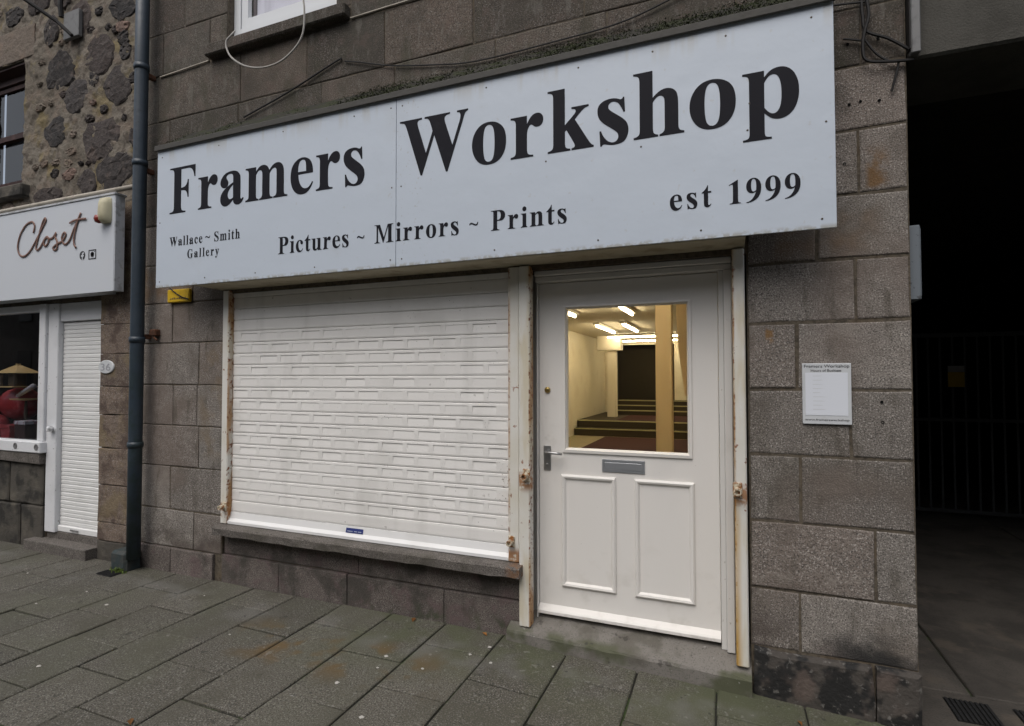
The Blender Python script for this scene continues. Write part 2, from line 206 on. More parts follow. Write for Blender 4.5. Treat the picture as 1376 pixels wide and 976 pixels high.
# ------------------------------------------------------------------ mesh helpers
WORLD = {}                                     # object name -> world origin
class MB:
    def __init__(s): s.v = []; s.f = []
    def add(s, vs, fs):
        o = len(s.v); s.v += [tuple(p) for p in vs]; s.f += [tuple(i + o for i in f) for f in fs]; return s
    def box(s, x0, x1, y0, y1, z0, z1, b=0.0):
        if x0 > x1: x0, x1 = x1, x0
        if y0 > y1: y0, y1 = y1, y0
        if z0 > z1: z0, z1 = z1, z0
        if b <= 0:
            return s.add([(x, y, z) for x in (x0, x1) for y in (y0, y1) for z in (z0, z1)], [(0, 1, 3, 2), (4, 6, 7, 5), (0, 4, 5, 1), (2, 3, 7, 6), (0, 2, 6, 4), (1, 5, 7, 3)])
        b = min(b, (x1 - x0) * .49, (y1 - y0) * .49, (z1 - z0) * .49)
        vs = []; idx = {}
        for i, x in enumerate((x0, x1)):
            for j, y in enumerate((y0, y1)):
                for k, z in enumerate((z0, z1)):
                    sx, sy, sz = (b if i == 0 else -b), (b if j == 0 else -b), (b if k == 0 else -b)
                    idx[i, j, k, 'x'] = len(vs); vs.append((x, y + sy, z + sz))
                    idx[i, j, k, 'y'] = len(vs); vs.append((x + sx, y, z + sz))
                    idx[i, j, k, 'z'] = len(vs); vs.append((x + sx, y + sy, z))
        q = lambda *a: tuple(idx[t] for t in a); fs = []
        cyc = ((0, 0), (1, 0), (1, 1), (0, 1))
        for i in (0, 1):
            fs.append(q(*[(i, a, c, 'x') for a, c in (cyc if i else cyc[::-1])]))
            fs.append(q(*[(c, i, a, 'y') for a, c in (cyc if i else cyc[::-1])]))
            fs.append(q(*[(a, c, i, 'z') for a, c in (cyc if i else cyc[::-1])]))
        for a in (0, 1):
            for c in (0, 1):
                e = [(0, a, c, 'y'), (0, a, c, 'z'), (1, a, c, 'z'), (1, a, c, 'y')]; fs.append(q(*(e if a == c else e[::-1])))
                e = [(a, 0, c, 'z'), (a, 0, c, 'x'), (a, 1, c, 'x'), (a, 1, c, 'z')]; fs.append(q(*(e if a == c else e[::-1])))
                e = [(a, c, 0, 'x'), (a, c, 0, 'y'), (a, c, 1, 'y'), (a, c, 1, 'x')]; fs.append(q(*(e if a == c else e[::-1])))
        for i in (0, 1):
            for j in (0, 1):
                for k in (0, 1):
                    t = q((i, j, k, 'x'), (i, j, k, 'y'), (i, j, k, 'z')); fs.append(t if (i + j + k) % 2 else t[::-1])
        return s.add(vs, fs)
    def loft(s, rects, cap0=False, cap1=False):
        """rects (x0,x1,z0,z1,y) joined ring to ring"""
        vs = []; fs = []
        for x0, x1, z0, z1, y in rects: vs += [(x0, y, z0), (x1, y, z0), (x1, y, z1), (x0, y, z1)]
        for r in range(len(rects) - 1):
            for k in range(4):
                a, c = r * 4 + k, r * 4 + (k + 1) % 4; fs.append((a, c, c + 4, a + 4))
        if cap0: fs.append((3, 2, 1, 0))
        if cap1: m = (len(rects) - 1) * 4; fs.append((m, m + 1, m + 2, m + 3))
        return s.add(vs, fs)
    def tube(s, path, r, n=8, flat=None):
        path = [Vector(p) for p in path]; vs = []; fs = []
        for i, p in enumerate(path):
            d = (path[min(i + 1, len(path) - 1)] - path[max(i - 1, 0)]).normalized()
            a = Vector((0, 1, 0)) if abs(d.y) < .9 else Vector((1, 0, 0))
            u = d.cross(a).normalized(); v = d.cross(u).normalized(); rr = r[i] if isinstance(r, (list, tuple)) else r
            for k in range(n):
                t = 2 * math.pi * k / n; vs.append(p + u * rr * math.cos(t) + v * rr * (flat or 1) * math.sin(t))
        for i in range(len(path) - 1):
            for k in range(n):
                a, b = i * n + k, i * n + (k + 1) % n; fs.append((a, b, b + n, a + n))
        fs.append(tuple(range(n))[::-1]); fs.append(tuple(range((len(path) - 1) * n, len(path) * n)))
        return s.add(vs, fs)
    def lathe(s, c, prof, n=20, axis='z'):
        vs = []; fs = []
        for r, h in prof:
            for k in range(n):
                t = 2 * math.pi * k / n; a, b = r * math.cos(t), r * math.sin(t)
                vs.append((c[0] + a, c[1] + b, c[2] + h) if axis == 'z' else (c[0] + a, c[1] - h, c[2] + b) if axis == 'y' else (c[0] + h, c[1] + a, c[2] + b))
        for i in range(len(prof) - 1):
            for k in range(n):
                a, b = i * n + k, i * n + (k + 1) % n; fs.append((a, b, b + n, a + n))
        fs.append(tuple(range(n))[::-1]); fs.append(tuple(range((len(prof) - 1) * n, len(prof) * n)))
        return s.add(vs, fs)
    def build(s, name, mat, parent=None, smooth=False):
        return mesh_obj(name, s.v, s.f, mat, parent, smooth)
def place(o, origin, parent):
    C.objects.link(o)
    if parent: o.parent = parent; o.location = Vector(origin) - WORLD[parent.name]
    else: o.location = origin
    WORLD[o.name] = Vector(origin); return o
def mesh_obj(name, vs, fs, mat, parent=None, smooth=False):
    xs, ys, zs = zip(*vs); c = Vector(((min(xs) + max(xs)) / 2, (min(ys) + max(ys)) / 2, min(zs)))
    me = bpy.data.meshes.new(name); me.from_pydata([(x - c.x, y - c.y, z - c.z) for x, y, z in vs], [], fs); me.update()
    import bmesh
    bm = bmesh.new(); bm.from_mesh(me); bmesh.ops.recalc_face_normals(bm, faces=bm.faces); bm.to_mesh(me); bm.free()
    if smooth:
        for p in me.polygons: p.use_smooth = True
    me.materials.append(MATS[mat]); o = bpy.data.objects.new(name, me)
    return place(o, c, parent)
def thing(name, label, cat, loc, group=None):
    o = bpy.data.objects.new(name, None); o.empty_display_size = .1; place(o, Vector(loc), None); return tag(o, label, cat, group)
def tag(o, label=None, cat=None, group=None, kind=None):
    for k, v in (('label', label), ('category', cat), ('group', group), ('kind', kind)):
        if v: o[k] = v
    return o
def BX(name, mat, parent, *a, b=0.0): return MB().box(*a, b=b).build(name, mat, parent)
def spline(pts, n=6):
    P = [Vector(p) for p in pts]; P = [P[0] * 2 - P[1]] + P + [P[-1] * 2 - P[-2]]; out = []
    for i in range(1, len(P) - 2):
        for k in range(n):
            t = k / n; a, b, c, d = P[i - 1:i + 3]
            out.append(.5 * ((2 * b) + (c - a) * t + (2 * a - 5 * b + 4 * c - d) * t * t + (3 * b - a - 3 * c + d) * t ** 3))
    out.append(P[-2]); return out
def stone_block(name, x0, x1, z0, z1, yf, yb, mat, parent, gap=.0045, jit=.003, bev=.0045):
    """dressed block: wobbly outline, soft arris, front face slightly uneven"""
    x0 += gap; x1 -= gap; z0 += gap; z1 -= gap; rj = lambda: random.uniform(-jit, jit)
    nx = max(1, min(5, round((x1 - x0) / .14))); nz = 2; ring = []
    for i in range(nx): ring.append((x0 + (x1 - x0) * i / nx, z0, 0, 1))
    for i in range(nz): ring.append((x1, z0 + (z1 - z0) * i / nz, -1, 0))
    for i in range(nx): ring.append((x1 - (x1 - x0) * i / nx, z1, 0, -1))
    for i in range(nz): ring.append((x0, z1 - (z1 - z0) * i / nz, 1, 0))
    N = len(ring); cx, cz = (x0 + x1) / 2, (z0 + z1) / 2; yf += random.uniform(-.003, .002); vs = []; fs = []
    out = [(x + rj(), z + rj()) for x, z, _, _ in ring]
    for x, z in out: vs.append((x, yb, z))
    for x, z in out: vs.append((x, yf + bev * .7, z))
    for x, z in out:
        k = bev + abs(rj()); vs.append((x + (k if x < cx - .01 else -k) * (abs(x - cx) > (x1 - x0) * .35), yf + random.uniform(0, .0015), z + (k if z < cz - .01 else -k) * (abs(z - cz) > (z1 - z0) * .35)))
    for l in (0, 1):
        for k in range(N): a, b = l * N + k, l * N + (k + 1) % N; fs.append((a, b, b + N, a + N))
    vs.append((cx, yf - random.uniform(0, .002), cz)); m = len(vs) - 1
    for k in range(N): fs.append((2 * N + k, 2 * N + (k + 1) % N, m))
    return mesh_obj(name, vs, fs, mat, parent)
def rubble(name, cx, cz, w_, h_, yf, depth, mat, parent, nc=7):
    """angular field stone set nearly flush in the pointing"""
    t0 = random.random() * 6; cs = []
    for k in range(nc):
        t = t0 + 2 * math.pi * (k + random.uniform(-.28, .28)) / nc; e = random.uniform(.88, 1.16); cs.append((math.cos(t) * e * w_ / 2, math.sin(t) * e * h_ / 2))
    rs = []
    for k in range(nc):
        (ax, az), (bx, bz) = cs[k], cs[(k + 1) % nc]
        for u in (0, .36, .7):
            j = .045 * min(w_, h_) * (u > 0) + .01 * w_; o = 1 + .06 * (u > 0); rs.append(((ax + (bx - ax) * u) * o + random.uniform(-j, j), (az + (bz - az) * u) * o + random.uniform(-j, j)))
    n = len(rs); vs = []; fs = []
    for k_, (sc_, y) in enumerate(((1.0, depth), (1.0, .003), (.92, -.006), (.5, -.010))):
        for x, z in rs: vs.append((cx + x * sc_, yf + y + (random.uniform(-.006, .006) if k_ > 1 else 0), cz + z * sc_))
    for l in range(3):
        for k in range(n): a, b = l * n + k, l * n + (k + 1) % n; fs.append((a, b, b + n, a + n))
    fs.append(tuple(range(3 * n, 4 * n))); return mesh_obj(name, vs, fs, mat, parent)
# ------------------------------------------------------------------ serif lettering (outlines in 1/1000 em)
G = {
'F': (611, "M16 676 L578 676 L578 500 L556 500 Q540 580 505 612 Q475 640 410 640 L268 640 L268 365 Q350 365 380 400 Q405 425 412 475 L434 475 L434 215 L412 215 Q404 285 375 308 Q350 328 268 328 L268 110 Q268 55 290 38 Q312 22 370 20 L370 0 L16 0 L16 20 Q78 22 96 40 Q112 58 112 110 L112 566 Q112 620 96 636 Q80 654 16 656 Z"),
'r': (444, "M15 461 L222 461 L222 365 Q270 473 345 473 Q380 473 402 452 Q424 431 424 398 Q424 362 404 341 Q384 320 352 320 Q322 320 302 338 Q285 355 272 355 Q252 350 237 318 Q222 285 222 235 L222 100 Q222 50 236 36 Q250 22 300 20 L300 0 L15 0 L15 20 Q58 24 70 38 Q82 52 82 100 L82 361 Q82 408 70 423 Q58 438 15 441 Z"),
'a': (500, "M285 63 Q200 -13 130 -13 Q85 -13 55 17 Q25 47 25 92 Q25 153 77 201 Q130 250 285 310 L285 352 Q285 400 276 414 Q260 436 223 436 Q185 436 162 418 Q148 407 148 393 Q148 380 164 362 Q186 337 186 314 Q186 286 165 266 Q144 246 110 246 Q74 246 50 268 Q26 290 26 320 Q26 362 60 400 Q93 438 152 458 Q211 473 262 473 Q340 473 380 442 Q420 412 428 380 Q432 360 432 290 L432 110 Q432 80 436 72 Q442 62 452 62 Q466 62 480 82 L497 68 Q472 26 446 6 Q420 -13 382 -13 Q338 -13 314 6 Q290 25 285 63 Z M285 97 L285 276 Q224 240 195 199 Q175 171 175 142 Q175 118 192 98 Q205 80 228 80 Q252 80 285 97 Z"),
'm': (833, "M16 461 L220 461 L220 398 Q258 440 288 456 Q318 473 354 473 Q398 473 428 452 Q458 430 474 388 Q512 432 548 452 Q583 473 622 473 Q668 473 697 452 Q725 430 736 398 Q747 366 747 296 L747 100 Q747 50 758 37 Q770 24 814 20 L814 0 L552 0 L552 20 Q590 24 602 43 Q612 56 612 100 L612 306 Q612 362 608 377 Q604 393 593 400 Q582 408 567 408 Q546 408 524 392 Q502 376 480 344 L480 100 Q480 52 491 40 Q502 24 540 20 L540 0 L286 0 L286 20 Q310 22 324 34 Q334 42 338 56 Q342 68 342 100 L342 306 Q342 364 338 378 Q333 392 320 400 Q308 408 294 408 Q262 408 220 350 L220 100 Q220 50 230 37 Q240 24 272 20 L272 0 L16 0 L16 20 Q55 24 70 40 Q80 52 80 100 L80 361 Q80 410 68 423 Q57 437 16 441 Z"),
'e': (444, "M422 253 L160 253 Q165 158 211 102 Q246 60 296 60 Q327 60 352 77 Q378 95 407 140 L424 129 Q385 48 337 17 Q290 -13 228 -13 Q121 -13 66 70 Q22 136 22 235 Q22 356 87 414 Q152 473 240 473 Q313 473 367 425 Q420 377 422 253 Z M300 287 Q300 373 291 405 Q282 430 262 438 Q250 442 232 442 Q204 440 186 418 Q157 377 157 304 L157 287 Z"),
's': (389, "M325 468 L333 313 L315 313 Q285 382 258 412 Q231 438 199 438 Q178 438 163 424 Q148 410 148 392 Q148 376 158 363 Q174 343 248 292 Q322 241 346 205 Q369 169 369 125 Q369 85 349 46 Q329 8 292 -3 Q255 -13 211 -13 Q177 -13 120 3 Q104 7 98 7 Q82 7 72 -12 L55 -12 L47 149 L65 149 Q90 78 131 43 Q165 14 199 14 Q225 14 241 30 Q257 46 257 68 Q257 94 241 113 Q224 132 168 170 Q86 227 61 258 Q25 303 25 357 Q25 416 66 444 Q106 473 183 473 Q225 473 264 455 Q279 448 288 448 Q302 448 312 468 Z"),
'W': (1000, "M8 676 L335 676 L335 656 Q292 654 282 646 Q270 638 270 618 Q270 600 288 548 L395 245 L490 492 L474 548 Q455 600 445 620 Q434 640 415 650 Q400 656 374 656 L374 676 L738 676 L738 656 Q690 655 674 640 Q662 632 662 612 Q662 592 674 556 L773 286 L868 540 Q884 585 884 608 Q884 632 874 644 Q876 655 836 656 L836 676 L990 676 L990 656 Q962 650 948 630 Q934 606 914 540 L705 -15 L682 -15 L515 440 L340 -15 L318 -15 L120 548 Q96 615 82 634 Q66 652 8 656 Z"),
'o': (500, "M250 473 Q318 473 374 442 Q430 410 455 354 Q476 302 476 232 Q476 130 424 62 Q362 -13 250 -13 Q141 -13 82 62 Q24 135 24 230 Q24 328 84 401 Q143 473 250 473 Z M250 440 Q210 440 192 395 Q174 340 174 230 Q174 120 192 65 Q210 20 250 20 Q290 20 308 65 Q326 120 326 230 Q326 340 308 395 Q290 440 250 440 Z"),
'k': (556, "M222 676 L222 280 L328 377 Q350 398 350 414 Q350 428 336 436 Q326 441 300 441 L300 461 L500 461 L500 441 Q470 438 448 426 Q424 412 375 362 L340 325 L470 118 Q510 55 522 42 Q538 24 556 20 L556 0 L300 0 L300 20 Q322 22 330 28 Q338 34 338 44 Q338 58 318 92 L240 225 L222 208 L222 100 Q222 50 234 37 Q246 24 285 20 L285 0 L15 0 L15 20 Q55 24 70 40 Q82 54 82 100 L82 576 Q82 622 72 636 Q60 652 15 656 L15 676 Z"),
'h': (556, "M222 676 L222 400 Q262 440 294 456 Q326 473 361 473 Q405 473 436 452 Q467 430 476 398 Q486 366 486 295 L486 100 Q486 52 498 38 Q508 26 545 20 L545 0 L292 0 L292 20 Q322 24 336 44 Q346 58 346 100 L346 314 Q346 362 341 376 Q337 390 325 399 Q314 408 300 408 Q280 408 262 396 Q244 384 222 350 L222 100 Q222 54 231 42 Q242 26 276 20 L276 0 L16 0 L16 20 Q55 24 72 42 Q82 56 82 100 L82 576 Q82 622 70 636 Q58 652 16 656 L16 676 Z"),
'n': (556, "M222 461 L222 400 Q262 440 294 456 Q326 473 361 473 Q405 473 436 452 Q467 430 476 398 Q486 366 486 295 L486 100 Q486 52 498 38 Q508 26 545 20 L545 0 L292 0 L292 20 Q322 24 336 44 Q346 58 346 100 L346 314 Q346 362 341 376 Q337 390 325 399 Q314 408 300 408 Q280 408 262 396 Q244 384 222 350 L222 100 Q222 54 231 42 Q242 26 276 20 L276 0 L16 0 L16 20 Q55 24 72 42 Q82 56 82 100 L82 361 Q82 410 70 423 Q58 437 16 441 L16 461 Z"),
'p': (556, "M222 461 L222 398 Q252 436 280 453 Q316 473 360 473 Q412 473 452 441 Q492 409 513 352 Q534 296 534 231 Q534 160 512 104 Q490 47 450 17 Q408 -13 356 -13 Q318 -13 286 4 Q262 17 222 56 L222 -115 Q222 -150 232 -160 Q242 -170 285 -172 L285 -190 L19 -190 L19 -172 Q56 -170 70 -160 Q82 -148 82 -115 L82 361 Q82 410 72 422 Q62 438 19 441 L19 461 Z M222 342 L222 110 Q265 44 306 44 Q330 44 348 70 Q378 112 378 228 Q378 346 344 392 Q328 414 302 414 Q258 414 222 342 Z"),
'P': (611, "M268 312 L268 110 Q268 55 282 40 Q300 22 358 20 L358 0 L16 0 L16 20 Q78 22 95 40 Q112 58 112 110 L112 566 Q112 620 95 636 Q80 654 16 656 L16 676 L320 676 Q458 676 528 627 Q588 580 588 497 Q588 425 544 375 Q504 332 440 319 Q390 312 268 312 Z M268 638 L268 350 Q282 349 290 349 Q350 349 382 385 Q414 421 414 496 Q414 570 382 604 Q350 638 286 638 Z"),
'i': (278, "M222 461 L222 100 Q222 54 234 40 Q244 25 265 20 L265 0 L15 0 L15 20 Q58 24 72 42 Q82 54 82 100 L82 361 Q82 410 70 423 Q58 437 15 441 L15 461 Z M151 691 Q184 691 207 668 Q230 645 230 612 Q230 579 207 556 Q184 534 151 534 Q118 534 95 557 Q72 579 72 612 Q72 645 95 668 Q118 691 151 691 Z"),
'c': (444, "M398 132 L415 118 Q380 44 334 15 Q288 -13 235 -13 Q140 -13 84 60 Q28 130 28 226 Q28 320 80 392 Q142 473 252 473 Q325 473 368 436 Q412 399 412 353 Q412 324 394 306 Q376 288 348 288 Q318 288 298 308 Q278 328 273 380 Q270 413 258 426 Q246 439 230 439 Q205 439 188 412 Q161 372 161 288 Q161 218 184 155 Q206 92 244 66 Q274 46 312 50 Q362 62 398 132 Z"),
't': (333, "M220 636 L220 461 L320 461 L320 411 L220 411 L220 118 Q220 78 224 66 Q228 56 238 50 Q244 46 250 46 Q278 46 302 88 L316 78 Q278 -12 194 -12 Q154 -12 126 10 Q98 33 90 60 Q86 76 86 146 L86 411 L17 411 L17 428 Q88 478 138 533 Q176 574 200 636 Z"),
'u': (556, "M482 461 L482 100 Q482 52 492 40 Q502 25 545 20 L545 0 L342 0 L342 62 Q308 22 275 4 Q242 -13 196 -13 Q152 -13 122 12 Q92 37 82 68 Q72 99 72 170 L72 361 Q72 408 62 420 Q52 434 6 441 L6 461 L212 461 L212 132 Q212 88 216 75 Q220 62 230 55 Q240 48 254 48 Q272 48 287 58 Q307 72 342 116 L342 361 Q342 408 332 420 Q320 434 276 441 L276 461 Z"),
'M': (944, "M473 196 L655 676 L921 676 L921 656 Q870 654 852 638 Q834 622 834 566 L834 110 Q834 54 852 38 Q870 22 921 20 L921 0 L580 0 L580 20 Q640 20 660 36 Q678 52 678 110 L678 598 L448 0 L430 0 L190 580 L190 150 Q190 80 198 62 Q208 24 285 20 L285 0 L14 0 L14 20 Q70 24 92 42 Q112 60 118 90 Q120 110 120 150 L120 560 Q120 605 112 622 Q104 640 86 648 Q68 656 14 656 L14 676 L284 676 Z"),
'l': (278, "M222 676 L222 100 Q222 54 234 40 Q244 25 265 20 L265 0 L15 0 L15 20 Q58 24 72 42 Q82 54 82 100 L82 576 Q82 622 70 636 Q58 652 15 656 L15 676 Z"),
'S': (556, "M475 691 L481 462 L460 462 Q445 548 388 600 Q330 653 263 653 Q211 653 180 625 Q150 597 150 561 Q150 538 161 520 Q176 496 209 472 Q233 455 320 412 Q442 352 484 299 Q526 246 526 177 Q526 90 458 34 Q390 -19 284 -19 Q250 -19 220 -12 Q190 -5 145 14 Q120 25 104 25 Q90 25 75 14 Q60 4 50 -18 L31 -18 L31 242 L50 242 Q72 132 138 74 Q204 16 280 16 Q339 16 374 48 Q409 80 409 122 Q409 147 396 171 Q382 195 354 216 Q326 238 254 273 Q154 322 110 357 Q66 392 42 435 Q19 478 19 530 Q19 600 78 645 Q140 691 240 691 Q300 691 370 660 Q396 648 410 648 Q430 650 452 691 Z"),
'G': (778, "M735 340 L735 320 Q700 317 687 302 Q678 288 678 245 L678 50 Q620 15 550 -2 Q490 -19 420 -19 Q230 -19 130 85 Q37 182 37 330 Q37 480 130 582 Q232 691 400 691 Q455 691 505 676 Q535 668 580 648 Q600 640 612 640 Q636 640 650 691 L672 691 L672 462 L650 462 Q618 560 560 608 Q500 655 424 655 Q330 655 280 590 Q222 515 222 345 Q222 180 275 100 Q330 18 440 18 Q485 18 522 38 L522 235 Q522 285 508 300 Q492 318 440 320 L440 340 Z"),
'y': (500, "M262 118 L350 330 Q366 372 366 398 Q366 420 354 430 Q342 440 312 441 L312 461 L482 461 L482 441 Q458 438 444 424 Q430 410 402 340 L255 -30 Q215 -130 190 -160 Q152 -205 100 -205 Q62 -205 38 -184 Q14 -162 14 -130 Q14 -102 31 -84 Q48 -66 74 -66 Q98 -66 114 -80 Q130 -95 130 -125 Q131 -142 135 -148 Q140 -152 148 -152 Q162 -152 175 -134 Q186 -120 205 -70 L212 -20 L65 352 Q40 412 27 425 Q14 438 -2 441 L-2 461 L255 461 L255 441 Q226 440 215 432 Q204 424 204 410 Q204 392 226 340 Z"),
'1': (500, "M345 688 L345 112 Q345 58 362 40 Q380 22 430 20 L430 0 L90 0 L90 20 Q155 22 172 40 Q190 58 190 112 L190 490 Q190 540 184 554 Q178 566 165 566 Q140 566 75 540 L68 558 L325 688 Z"),
'9': (500, "M30 -15 Q250 -10 372 110 Q475 220 475 400 Q475 530 412 606 Q348 688 250 688 Q150 688 88 620 Q28 552 28 452 Q28 362 80 305 Q132 250 210 250 Q262 250 315 285 Q285 170 205 90 Q130 20 30 5 Z M322 330 Q328 380 328 440 Q328 560 305 620 Q288 658 252 658 Q218 658 200 620 Q176 570 176 470 Q176 380 198 330 Q216 296 250 296 Q290 298 322 330 Z"),
'~': (600, "M50 240 Q70 350 165 350 Q220 350 310 300 Q380 262 420 262 Q490 262 505 350 L550 350 Q530 190 415 190 Q360 190 270 240 Q200 278 165 278 Q110 278 95 240 Z"),
' ': (250, ""),
}
def contours(path, n=5):
    tk = path.split(); out = []; cur = []; i = 0; p = (0, 0)
    while i < len(tk):
        t = tk[i]
        if t[0] == 'Z': out.append(cur); cur = []; i += 1; continue
        x, y = float(t[1:]), float(tk[i + 1])
        if t[0] in 'ML': p = (x, y); cur.append(p); i += 2
        else:
            ex, ey = float(tk[i + 2]), float(tk[i + 3])
            for k in range(1, n + 1):
                u = k / n; cur.append(((1 - u) ** 2 * p[0] + 2 * u * (1 - u) * x + u * u * ex, (1 - u) ** 2 * p[1] + 2 * u * (1 - u) * y + u * u * ey))
            p = (ex, ey); i += 4
    return out
def curve_mesh(cu):
    ob = bpy.data.objects.new('tmp', cu); me = bpy.data.meshes.new_from_object(ob); bpy.data.objects.remove(ob); bpy.data.curves.remove(cu); return me
def flat_mesh_obj(name, me, y, mat, parent, dx=0, dz=0):
    vs = [(v.co.x + dx, y - v.co.z, v.co.y + dz) for v in me.vertices]; fs = [tuple(p.vertices) for p in me.polygons]; bpy.data.meshes.remove(me)
    return mesh_obj(name, vs, fs, mat, parent)
def word(name, text, x0, x1, zb, em, y, parent, mat='vinyl_black', xs=.93, n=5):
    """set a word so that its ink spans x0..x1 on baseline zb"""
    k = em / 1000; pen = 0; items = []
    for ch in text: items.append((ch, pen)); pen += G[ch][0]
    first = min(p[0] for c in contours(G[text[0]][1]) for p in c); last = max(p[0] for c in contours(G[text[-1]][1]) for p in c)
    nat = (items[-1][1] + last - first) * k * xs; track = ((x1 - x0) - nat) / max(1, len(text) - 1)
    cu = bpy.data.curves.new(name, 'CURVE'); cu.dimensions = '2D'; cu.fill_mode = 'BOTH'; cu.extrude = .0006
    for i, (ch, px) in enumerate(items):
        for c in contours(G[ch][1], n):
            sp = cu.splines.new('POLY'); sp.points.add(len(c) - 1); sp.use_cyclic_u = True
            for q, (gx, gy) in zip(sp.points, c): q.co = (x0 + (px + gx - first) * k * xs + i * track, zb + gy * k, 0, 1)
    return flat_mesh_obj(name, curve_mesh(cu), y, mat, parent)
def plain_text(name, text, cx, zb, size, y, parent, mat='ink', width=None):
    cu = bpy.data.curves.new(name, 'FONT'); cu.body = text; cu.size = size; cu.align_x = 'CENTER'; cu.extrude = .0003; cu.resolution_u = 3
    me = curve_mesh(cu)
    if width:
        w0 = max(v.co.x for v in me.vertices) - min(v.co.x for v in me.vertices)
        for v in me.vertices: v.co.x *= width / w0
    return flat_mesh_obj(name, me, y, mat, parent, cx, zb)

# ================================================================== SETTING
def gz(x): return 0.0 if x < -1.2 else -.042 * (x + 1.2)
gr = MB().box(-150, 150, -150, 150, -.40, -.16).build('ground', 'asphalt'); tag(gr, kind='structure')
# pavement: bedding sheet with slabs laid in rows square to the wall
pv = MB(); XS = [-14, -1.2, .784]
pv.add([(x, y, gz(x) - .012) for x in XS for y in (-3.7, .32)] + [(x, y, -.2) for x in XS for y in (-3.7, .32)], [(0, 2, 3, 1), (2, 4, 5, 3), (0, 6, 8, 2), (2, 8, 10, 4)])
pv.add([(.784, -3.7, gz(.784) - .012), (8, -3.7, gz(.784) - .012), (8, -.004, gz(.784) - .012), (.784, -.004, gz(.784) - .012), (.784, -3.7, -.2), (8, -3.7, -.2)], [(0, 1, 2, 3), (0, 4, 5, 1)])
pav = pv.build('pavement', 'slab_joint'); tag(pav, kind='structure')
kb = MB().box(-14, 8, -3.85, -3.705, -.2, -.02, b=.02).build('kerb', 'sill_stone'); tag(kb, kind='structure')
PX, PL = .388, .432
for r in range(-19, 3):
    xa, xb = -.075 + PX * r, -.075 + PX * (r + 1)
    if xa < -4.0: off = -.43 if r % 2 else -.65
    else: off = -.285 if r % 2 == 0 else -.505
    ys = [-.004] + [off - PL * k + random.uniform(-.012, .012) for k in range(8)]
    if ys[1] > -.12: ys.pop(1)
    ylim = -2.0 if xa < -1.4 else -1.5
    for a, b in zip(ys, ys[1:]):
        if b < ylim - .5 or (xa > .3 and a > -.05 and False): continue
        if xa > .75 and a > -.01: a = -.01
        x0, x1, y0, y1 = xa + .005, xb - .005, b + .005, a - .004
        dz = random.uniform(-.003, .003); tx = random.uniform(-.004, .004); ty = random.uniform(-.004, .004); e = .006; vs = []
        j = [random.uniform(-.003, .003) for _ in range(8)]
        P = [(x0 + j[0], y0 + j[1]), (x1 + j[2], y0 + j[3]), (x1 + j[4], y1 + min(0, j[5])), (x0 + j[6], y1 + min(0, j[7]))]
        cx, cy = (x0 + x1) / 2, (y0 + y1) / 2
        zt = lambda x, y: gz(x) + dz + tx * (x - cx) / .4 + ty * (y - cy) / .4
        for x, y in P: vs.append((x, y, zt(x, y) - .05))
        for x, y in P: vs.append((x, y, zt(x, y) - .005))
        for x, y in P: xx, yy = x + (e if x < cx else -e), y + (e if y < cy else -e); vs.append((xx, yy, zt(x, y)))
        fs = [(8, 9, 10, 11)]
        for l in (0, 4):
            for k in range(4): fs.append((l + k, l + (k + 1) % 4, l + (k + 1) % 4 + 4, l + k + 4))
        mesh_obj('paving_slab', vs, fs, 'slab', pav)
# passage beside the shop
AZ = -.075
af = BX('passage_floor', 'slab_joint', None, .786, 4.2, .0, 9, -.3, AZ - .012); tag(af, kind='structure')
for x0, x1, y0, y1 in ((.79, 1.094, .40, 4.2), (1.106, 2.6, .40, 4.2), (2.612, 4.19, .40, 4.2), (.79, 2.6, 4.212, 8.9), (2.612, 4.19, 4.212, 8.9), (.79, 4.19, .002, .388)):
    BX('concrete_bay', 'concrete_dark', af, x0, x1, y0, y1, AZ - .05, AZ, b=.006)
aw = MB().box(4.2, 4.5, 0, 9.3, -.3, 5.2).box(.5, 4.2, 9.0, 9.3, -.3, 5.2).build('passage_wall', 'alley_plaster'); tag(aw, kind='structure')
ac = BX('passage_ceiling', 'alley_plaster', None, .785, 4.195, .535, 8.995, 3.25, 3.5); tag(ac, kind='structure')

# ================================================================== GRANITE SHOP BUILDING
B = thing('granite_building', 'grey granite ashlar building holding the white sign, shuttered window and glazed door', 'building', (-1.84, .2, 0))
wl = MB()
for a in ((-4.46, -3.515, .0055, .30, -.12, 2.13), (.085, .778, .0055, .30, -.2, 2.13), (-4.46, .778, .0055, .30, 2.13, 4.036), (-4.46, -3.52, .0055, .30, 4.036, 5.6), (-2.5, .778, .0055, .30, 4.036, 5.6),
          (-4.46, .778, .0055, .30, 5.6, 6.6), (-3.515, -1.14, .03, .30, -.1, .40)): wl.box(*a)
wl.build('wall', 'mortar', B)
BX('side_wall', 'alley_plaster', B, .5, .776, .302, 9.0, -.2, 6.6)
def row(z0, z1, xs, yf=0, mat='granite', bl='granite_block', **k):
    for a, b in zip(xs, xs[1:]): stone_block(bl, a, b, z0, z1, yf, .03, mat, B, **k)
XL, XM = -4.46, -3.515
for z0, z1, v in ((.19, .478, [-3.806]), (.478, .812, [-4.07]), (.812, 1.13, [-3.765]), (1.13, 1.447, [-4.05, -3.79]), (1.447, 1.775, [-3.775]), (1.775, 2.09, [-4.068]), (2.09, 2.40, [-3.85]), (2.40, 2.72, [-4.1])): row(z0, z1, [XL] + v + [XM])
for z0, z1, v in ((2.72, 2.99, [-4.18]), (2.99, 3.27, [-4.02])): row(z0, z1, [XL] + v + [-3.6], mat='granite_dark')
row(-.06, .19, [XL, -4.03, -3.58], -.018, 'plinth_stone', 'plinth_stone')
XA, XB = .085, .78
